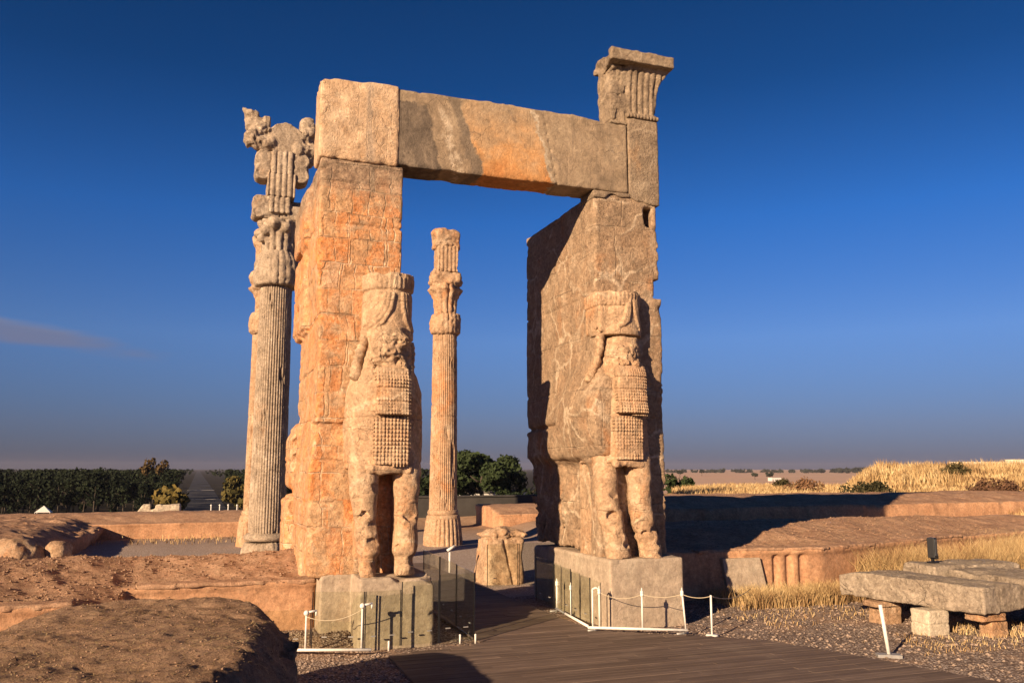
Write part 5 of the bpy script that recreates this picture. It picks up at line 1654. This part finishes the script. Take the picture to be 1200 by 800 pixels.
def straw(n, x0, x1, y0, y1, fx, seed, label, L=0.05, W=0.006):
    q = np.random.default_rng(seed)
    x = x0 + (x1 - x0) * q.random(n); y = y0 + (y1 - y0) * q.random(n)
    z = on_wall(fx)(x, y); ok = np.isfinite(z)
    x, y, z = x[ok], y[ok], z[ok]; n = len(x)
    a = q.random(n) * 6.283; l = L * (0.4 + q.random(n))
    d = np.stack([np.cos(a), np.sin(a), 0.12 * q.normal(size=n)], 1) * l[:, None] / 2
    s_ = np.stack([-np.sin(a), np.cos(a), 0 * a], 1) * W / 2
    P = np.stack([x, y, z + 0.012], 1)
    V = np.stack([P - d - s_, P - d + s_, P + d + s_, P + d - s_], 1).reshape(-1, 3)
    o = add('straw', mesh_np('straw', V, np.arange(4 * n).reshape(-1, 4), M['dry_grass'], False))
    tag(o, label, 'straw', None, 'stuff')
straw(9000, -2.5, 1.2, 6.0, 12.8, mound, 21, 'bits of straw in the crust of the near wall stub', 0.05, 0.006)
straw(6000, -8, 2.2, 15.7, 20, wall_left, 22, 'bits of straw in the top of the left mud wall', 0.07, 0.010)
straw(4000, 10, 26, 19.2, 25, wall_right, 23, 'bits of straw in the top of the right mud wall', 0.08, 0.012)

# ------------------------------------------------------------------ fallen slabs on the right
def slab_main(x, y, z):
    # runs away from the camera; long lit side faces -x
    ca, sa = math.cos(0.21), math.sin(0.21)
    u = (x - 13.86) * ca + (y - 14.3) * sa        # across
    v = -(x - 13.86) * sa + (y - 14.3) * ca       # along
    d = sd_box(u, v, z, 0.0, 1.55, -1.62, 1.62, 0.44, 0.98, 0.02)
    d = np.maximum(d, z - (0.96 - 0.03 * np.clip(fbm(x * 2, y * 2, 0, 2, 4), -1, 1) - 0.08 * sst(v, 1.2, 1.6) - 0.05 * sst(u, 1.0, 1.2)))
    d = d + 0.05 * np.clip(fbm(x * 3, y * 3, z * 3, 3, 72), 0, 1)
    d = d + 0.05 * np.exp(-((v + 0.1) / 0.10) ** 2) * np.exp(-((z - 0.72) / 0.03) ** 2)
    d = d + 0.02 * np.exp(-((u - 0.62 + 0.05 * vnoise(v, 0, 0, 2)) / 0.012) ** 2)
    return d + rough(x, y, z, 0.02, 0.014, 71)
tag(sdf_thing('fallen_slab', slab_main, (12.9, 12.3, 0.3), (16.2, 16.4, 1.1), 0.03, M['stone_grey'], (14.6, 14.4, 0.45)),
    'long grey fallen stone beam propped on small blocks beside the boardwalk', 'stone slab', 'fallen stones by the boardwalk')
def slab_b(x, y, z):
    d = sd_box(x, y, z, 15.95, 17.8, 12.2, 15.2, 0.30, 0.98, 0.04)
    d = d + 0.12 * np.clip(fbm(x * 2, y * 2, z * 2, 3, 75), 0, 1)
    return d + rough(x, y, z, 0.04, 0.02, 76)
tag(sdf_thing('fallen_slab', slab_b, (15.8, 12.0, 0.2), (17.9, 15.3, 1.1), 0.04, M['stone_grey'], (16.8, 13.7, 0.3)),
    'rough broken grey slab behind the long fallen beam at the right edge', 'stone slab', 'fallen stones by the boardwalk')
def slab_c(x, y, z):
    d = sd_box(x, y, z, 15.9, 18.6, 15.5, 16.5, -0.1, 1.02, 0.06)
    return d + 0.05 * np.exp(-((x - 16.75) / 0.03) ** 2) + 0.08 * np.clip(fbm(x * 2, y * 2, z * 2, 3, 78), 0, 1) + rough(x, y, z, 0.03, 0.015, 77)
tag(sdf_thing('fallen_slab', slab_c, (15.8, 15.3, -0.1), (18.8, 16.7, 1.15), 0.04, M['stone_grey'], (17.2, 16.0, -0.05)),
    'low grey stone block carrying the black floodlight, behind the fallen beam', 'stone slab', 'fallen stones by the boardwalk')

def prop(name, x0, x1, y0, y1, z0, z1, seed, mat, label):
    def f(x, y, z):
        return sd_box(x, y, z, x0, x1, y0, y1, z0, z1, 0.02) + rough(x, y, z, 0.02, 0.012, seed) + 0.02 * np.exp(-((z - (z0 + z1) / 2) / 0.012) ** 2)
    tag(sdf_thing(name, f, (x0 - .05, y0 - .05, z0), (x1 + .05, y1 + .05, z1 + .05), 0.025, mat, ((x0 + x1) / 2, (y0 + y1) / 2, z0)), label, 'stone block', 'blocks under the fallen beam')
prop('support_block', 13.62, 14.15, 13.52, 13.98, -0.08, 0.43, 3, M['stone_white'], 'pale square block propping the middle of the fallen beam')
prop('support_block', 13.75, 14.25, 14.85, 15.3, -0.08, 0.30, 4, M['stone_orange_small'], 'rough orange block under the far end of the fallen beam')
prop('support_block', 13.55, 14.2, 14.8, 15.25, 0.30, 0.43, 5, M['stone_orange_small'], 'thin orange flagstone laid on the rough orange block')
prop('support_block', 14.6, 15.05, 12.95, 13.25, -0.08, 0.27, 6, M['stone_orange_small'], 'small orange block under the near end of the fallen beam')
prop('support_block', 14.3, 14.95, 12.88, 13.3, 0.27, 0.43, 7, M['stone_orange_small'], 'flat orange stone on top of the small near block')

# floodlight
fx, fy_, fz = 16.32, 15.95, 1.0
fl = thing('floodlight', 'black floodlight standing on the grey stone block behind the fallen beam', 'floodlight', (fx, fy_, fz))
b = MB(); b.box(fx - .1, fx + .1, fy_ - .09, fy_ + .09, fz, fz + .05); b.box(fx - .03, fx + .03, fy_ - .03, fy_ + .03, fz + .05, fz + .16)
b.build('bracket', M['black_metal'], fl, bevel=.004)
b = MB(); b.box(fx - .10, fx + .09, fy_ - .09, fy_ + .07, fz + .14, fz + .60, rz=RAD(25)); b.box(fx - .02, fx + .14, fy_ - .06, fy_ + .08, fz + .10, fz + .22, rz=RAD(25))
hd = b.build('lamp_head', M['black_metal'], fl, bevel=.012)
b = MB(); b.box(fx - .075, fx + .065, fy_ - .097, fy_ - .090, fz + .19, fz + .565, rz=RAD(25), piv=(fx, fy_))
b.build('lamp_glass', M['lamp_glass'], hd)
b = MB()
for k in range(6): b.box(fx - .075, fx + .065, fy_ - .103, fy_ - .098, fz + .235 + k * .05, fz + .242 + k * .05, rz=RAD(25), piv=(fx, fy_))
b.build('louvre', M['black_metal'], hd)

# ------------------------------------------------------------------ rope barriers
def post(parent, x, y, h, z=0.0, hook=None, r=0.017, lean=(0, 0)):
    b = MB(); tx, ty = x + lean[0], y + lean[1]
    b.tube([(x, y, z), (tx, ty, z + h)], r, 10)
    p = b.build('post', M['white_paint'], parent, True)
    if hook == 'ball':
        b = MB(); b.ball((tx, ty, z + h - 0.02), 0.036, 10, 6, 1.1); b.tube([(tx, ty, z + h), (tx, ty, z + h + 0.07)], [0.02, 0.006], 8)
        b.tube([(tx, ty, z + h - .1), (tx, ty, z + h - .04)], 0.034, 8)
        b.build('post_cap', M['white_paint'], p, True)
    elif hook == 'arm':
        b = MB(); b.ball((tx, ty, z + h), 0.05, 10, 6)
        b.tube([(tx, ty, z + h + .01), (tx + .17, ty, z + h + .035)], .02, 8); b.tube([(tx + .17, ty, z + h + .05), (tx + .17, ty, z + h - .05)], .016, 8)
        b.build('post_cap', M['white_paint'], p, True)
    return (tx, ty, z + h - 0.06)

def rail(parent, pts, feet=()):
    b = MB(); b.tube(pts, 0.026, 10)
    p = b.build('base_rail', M['white_paint'], parent, True)
    for (x, y) in feet:
        b = MB(); b.tube([(x, y, -0.03), (x, y, 0.04)], 0.02, 8); b.tube([(x - .16, y - .02, .015), (x + .12, y + .02, .015)], 0.022, 8)
        b.build('foot', M['grey_metal'], p, True)
    return p

def rope_between(a, c, sag, label, r=0.007):
    pts = []
    for i in range(13):
        t_ = i / 12
        pts.append((a[0] + (c[0] - a[0]) * t_, a[1] + (c[1] - a[1]) * t_, a[2] + (c[2] - a[2]) * t_ - sag * 4 * t_ * (1 - t_)))
    b = MB(); b.tube(pts, r, 6)
    tag(b.build('rope', M['rope'], None, True, loc=a), label, 'rope', 'ropes of the barriers')

br = thing('barrier', 'long white pipe barrier lying along the front of the right plinth', 'barrier', (8.4, 15.75, 0.0), 'white barriers around the gateway')
rail(br, [(7.50, 16.16, .06), (9.22, 15.22, .06)], ((7.62, 16.1), (9.1, 15.18)))
p1 = post(br, 7.60, 16.14, .74, .06, None)
p2 = post(br, 7.72, 16.08, .74, .06, 'ball')
b = MB(); b.tube([(7.60, 16.14, .8), (7.66, 16.11, .83), (7.72, 16.08, .8)], .02, 8); b.build('cross_tube', M['white_paint'], br, True)
p3 = post(br, 8.46, 15.66, .72, .06, 'ball')
p4 = post(br, 9.20, 15.25, .74, .06, 'ball', lean=(-.05, .03))
br2 = thing('barrier', 'shorter white pipe barrier running into the gateway beside the right plinth', 'barrier', (7.7, 17.3, 0.0), 'white barriers around the gateway')
rail(br2, [(7.82, 18.55, .06), (7.56, 16.28, .06)], ((7.8, 18.5),))
p0 = post(br2, 7.82, 18.50, .60, .06, 'ball')
p01 = post(br2, 7.78, 17.62, .62, .06, 'ball')
br3 = thing('barrier', 'white pipe barrier on the gravel in front of the left plinth', 'barrier', (2.2, 15.9, 0.0), 'white barriers around the gateway')
rail(br3, [(1.35, 16.1, .06), (3.02, 15.52, .06)], ())
q1 = post(br3, 1.93, 15.92, .62, .06, 'arm')
q2 = post(br3, 2.86, 15.60, .74, .06, 'arm')
rope_between(p2, p3, .10, 'slack rope along the front of the right plinth, left span')
rope_between(p3, p4, .06, 'slack rope along the front of the right plinth, right span')
rope_between(q1, q2, .12, 'slack rope between the two posts before the left plinth')

bo = thing('stanchion', 'upright white post with a round base at the edge of the deck', 'post', (9.62, 14.98, -0.03), 'white posts at the deck edge')
b = MB(); b.tube([(9.62, 14.98, -.03), (9.62, 14.98, .0)], [.13, .11], 16); b.build('base_plate', M['white_paint'], bo, True)
b = MB(); b.tube([(9.62, 14.98, 0), (9.62, 14.98, .74)], .02, 10); b.build('post', M['white_paint'], bo, True)
bo = thing('stanchion', 'leaning white post on a square foot at the right edge of the deck', 'post', (11.45, 12.3, -0.03), 'white posts at the deck edge')
b = MB(); b.box(11.25, 11.65, 12.2, 12.4, -.04, .02, rz=-.5); b.build('base_plate', M['grey_metal'], bo, bevel=.006)
b = MB(); b.tube([(11.45, 12.3, 0.02), (11.38, 12.36, .84)], .032, 12); b.build('post', M['white_paint'], bo, True)
rope_between(p4, (9.62, 14.98, .72), .05, 'short rope from the pipe barrier to the upright post')
rope_between((9.62, 14.98, .72), (12.6, 17.9, .35), .12, 'long thin rope from the upright post towards the dry grass', 0.008)
for (x, y, lab) in ((3.35, 15.62, 'short white stub at the left front corner of the deck'), (4.72, 15.78, 'short white stub in front of the left plinth'), (5.0, 15.72, 'short white stub at the foot of the glass corner')):
    b = MB(); b.tube([(x, y, 0), (x, y, .15)], .018, 8); b.ball((x, y, .15), .022, 8, 5)
    tag(b.build('stub_post', M['white_paint'], None, True, loc=(x, y, 0)), lab, 'post', 'stub posts at the deck')
# small post standing by the column in the opening, and the court rope
sp = thing('stanchion', 'white post with an angled head inside the gateway opening', 'post', (7.82, 27.4, -0.4), 'white posts inside the hall')
b = MB(); b.tube([(7.82, 27.4, -.5), (7.82, 27.4, .62)], .035, 8); b.build('post', M['white_paint'], sp, True)
b = MB(); b.tube([(7.72, 27.35, .58), (8.0, 27.4, .72)], .045, 8); b.build('post_cap', M['white_paint'], sp, True)
cpts = [(-3.05, 27.8, .35), (-0.2, 29.4, .32)]
for i, (c, lab) in enumerate(zip(cpts, ('leaning thin post of the court rope beside the boulders', 'thin grey post of the court rope in the middle of the gravel'))):
    b = MB(); b.tube([(c[0] - .12 * (1 - i), c[1], -.55), c], .03, 8); b.ball(c, .04, 8, 5)
    tag(b.build('stanchion', M['grey_metal' if i else 'white_paint'], None, True, loc=(c[0], c[1], -.5)), lab, 'post', 'thin posts in the court')
rope_between((-5.2, 27.2, .2), cpts[0], .06, 'thin rope running left from the leaning court post', .012)
rope_between(cpts[0], cpts[1], .10, 'thin rope between the two court posts', .012)
rope_between(cpts[1], (2.0, 30.9, .3), .1, 'thin rope from the grey court post towards the column', .012)

# ------------------------------------------------------------------ glass screens
def screen(a, c, h, label, z=0.03, clamps=2):
    t_ = thing('glass_screen', label, 'glass panel', (a[0], a[1], 0.0), 'glass screens around the plinths')
    dx, dy = c[0] - a[0], c[1] - a[1]; L = math.hypot(dx, dy); ux, uy = dx / L, dy / L; nx, ny = -uy * .006, ux * .006
    b = MB(); n = len(b.v)
    for zz in (z, z + h):
        for (x, y, s) in ((a[0] + ux * .01, a[1] + uy * .01, -1), (c[0] - ux * .01, c[1] - uy * .01, -1), (c[0] - ux * .01, c[1] - uy * .01, 1), (a[0] + ux * .01, a[1] + uy * .01, 1)):
            b.v.append((x + nx * s, y + ny * s, zz))
    b.f += [(0, 3, 2, 1), (4, 5, 6, 7), (0, 1, 5, 4), (1, 2, 6, 5), (2, 3, 7, 6), (3, 0, 4, 7)]
    b.build('pane', M['glass'], t_)
    for (x, y) in ((a[0] + ux * .012, a[1] + uy * .012), (c[0] - ux * .012, c[1] - uy * .012)):
        b = MB(); b.box(x - .008, x + .008, y - .008, y + .008, z, z + h); b.build('edge_strip', M['black_metal'], t_)
    for k in range(clamps):
        f = (k + .5) / clamps
        for zz in (z + h * .2, z + h * .82)[:1 if clamps > 1 else 2]:
            x, y = a[0] + dx * f, a[1] + dy * f
            b = MB(); b.box(x - .045, x + .045, y - .012, y + .012, zz - .009, zz + .009, rz=math.atan2(dy, dx)); b.build('clamp', M['grey_metal'], t_)
screen((1.0, 16.35), (2.05, 16.15), .62, 'low glass screen on the gravel by the left mud wall', .08)
screen((2.05, 16.15), (2.95, 15.86), .98, 'glass screen before the left corner of the left plinth', .03)
screen((2.95, 15.84), (3.62, 15.86), .98, 'glass screen across the left half of the left plinth', .03)
screen((3.62, 15.86), (4.34, 15.88), 1.12, 'glass screen across the right half of the left plinth', .03)
screen((4.34, 15.88), (5.04, 15.90), 1.22, 'dark looking glass screen right of the left plinth', .03)
screen((5.04, 15.92), (5.12, 17.4), 1.22, 'glass screen turning into the gateway on the left', .03)
screen((5.12, 17.42), (5.2, 19.0), 1.22, 'second glass screen along the left side of the passage', .03)
screen((5.2, 19.02), (5.25, 20.7), 1.22, 'third glass screen deep along the left side of the passage', .03)
screen((7.72, 16.5), (7.78, 17.6), .95, 'near glass screen beside the right plinth', .03)
screen((7.78, 17.62), (7.84, 18.7), 1.0, 'middle glass screen beside the right plinth', .03)
screen((7.84, 18.72), (7.9, 20.0), 1.05, 'far glass screen beside the right plinth', .03)
screen((8.3, 25.0), (9.3, 25.0), 1.25, 'glass screen standing in front of the stone stump', -.3)
screen((9.32, 25.0), (10.7, 25.1), 1.25, 'shaded glass screen right of the stone stump', -.3)

# ------------------------------------------------------------------ ruins and buildings beyond the hall
def ruin(x, y, z):
    d = sd_box(x, y, z, -3.5, -0.95, 60, 60.9, -0.8, 0.92, 0.05)
    d = np.maximum(d, -sd_box(x, y, z, -2.75, -2.4, 59, 62, 0.6, 1.2, 0.05))
    d = np.maximum(d, z - (0.94 - 0.5 * sst(-x, 3.1, 3.6)))
    return d + rough(x, y, z, 0.10, 0.04, 81)
tag(sdf_thing('ruined_wall', ruin, (-3.7, 59.8, -0.8), (-0.8, 61.1, 1.1), 0.06, M['stone_white'], (-2.2, 60.4, -0.5)), 'pale ruined stone block wall before the golden tree', 'ruin')
b = MB(); b.box(9.0, 29.0, 58.6, 59.0, -.8, 1.22); b.box(8.95, 29.05, 58.5, 59.1, 1.225, 1.33)
tag(b.build('parapet_wall', M['parapet'], None, loc=(19, 58.8, -.5)), 'dark grey low parapet across the back of the gateway view', 'wall')
def low_wall():
    x, y = polar(48.3, 84); z = gh(x, y)
    b = MB(); b.box(x - 2.1, x + 2.1, y - .3, y + .3, z - .4, z + .75, rz=RAD(-40)); b.box(x + 1.9, x + 4.3, y - 2.0, y - 1.4, z - .4, z + .95, rz=RAD(-40))
    tag(b.build('stone_wall', M['stone_white'], None, bevel=.05, loc=(x, y, z)), 'short pale stone wall on top of the grassy bank', 'wall')
low_wall()

def house(x, y, z, w, dpt, h, label, rz=0.0):
    t_ = thing('white_house', label, 'building', (x, y, z))
    b = MB(); b.box(x - w / 2, x + w / 2, y - dpt / 2, y + dpt / 2, z - .5, z + h); b.build('wall', M['white_wall'], t_)
    b = MB(); b.box(x - w / 2 - .3, x + w / 2 + .3, y - dpt / 2 - .3, y + dpt / 2 + .3, z + h + .003, z + h + .35); b.build('roof', M['roof_grey'], t_)
    n = max(2, int(w / 3.2))
    for k in range(n):
        cx = x - w / 2 + w * (k + .5) / n
        for zz in np.arange(z + 1.0, z + h - 1.4, 3.0):
            b = MB(); b.box(cx - .6, cx + .6, y - dpt / 2 - .03, y - dpt / 2 + .05, zz, zz + 1.3); b.build('window', M['window_dark'], t_)
house(66.5, 206, -12, 9, 6, 9.3, 'white building half hidden by the round tree in the opening')
house(74.5, 204, -12, 5.5, 5, 9.6, 'narrow white building right of the round tree in the opening')
x, y = polar(36.9, 1130)
house(x, y, gh(x, y), 14, 8, 4.5, 'lone white farmhouse far out on the plain')
# small tent roof by the wood
tx, ty = -36.0, 246.0; tz = gh(tx, ty)
te = thing('white_tent', 'small white canopy at the foot of the pine wood', 'tent', (tx, ty, tz))
b = MB(); n = 0
b.v += [(tx - 1.8, ty - 1.8, tz + 4.6), (tx + 1.8, ty - 1.8, tz + 4.6), (tx + 1.8, ty + 1.8, tz + 4.6), (tx - 1.8, ty + 1.8, tz + 4.6), (tx, ty, tz + 6.2)]
b.f += [(0, 1, 4), (1, 2, 4), (2, 3, 4), (3, 0, 4), (3, 2, 1, 0)]
b.build('canopy', M['white_paint'], te)
for sx in (-1, 1):
    for sy in (-1, 1):
        b = MB(); b.tube([(tx + sx * 1.7, ty + sy * 1.7, tz - .2), (tx + sx * 1.7, ty + sy * 1.7, tz + 4.6)], .07, 6); b.build('leg', M['white_paint'], te)
# posts along the edge of the terrace
first = None
for k in range(9):
    x = 0.9 + k * .52; z = gh(x, 58.0)
    if first is None:
        b = MB(); b.tube([(x, 58, z - .1), (x, 58, .92)], .035, 6); b.ball((x, 58, .92), .06, 8, 5)
        first = b.build('fence_post', M['white_paint'], None, True, loc=(x, 58, z))
        tag(first, 'small pale post on the terrace edge above the road', 'post', 'pale posts along the terrace edge')
    else:
        c = first.copy(); COL.objects.link(c); c.location = (x, 58 + (k % 3) * .2, z)

# ------------------------------------------------------------------ the air over the plain
b = MB(); b.box(-5000, 6500, -400, 9000, -14.5, 60)
m, t = new_mat('haze')
pv = t.node('ShaderNodeVolumePrincipled')
pv.inputs['Color'].default_value = (0.46, 0.46, 0.58, 1)
pv.inputs['Density'].default_value = 0.00005
pv.inputs['Anisotropy'].default_value = 0.0
o = t.node('ShaderNodeOutputMaterial'); t.L.new(pv.outputs[0], o.inputs['Volume'])
hz = b.build('haze', m, None, loc=(0, 3000, -13.0))
tag(hz, 'thin blue grey evening haze over the plain', 'haze', None, 'stuff')
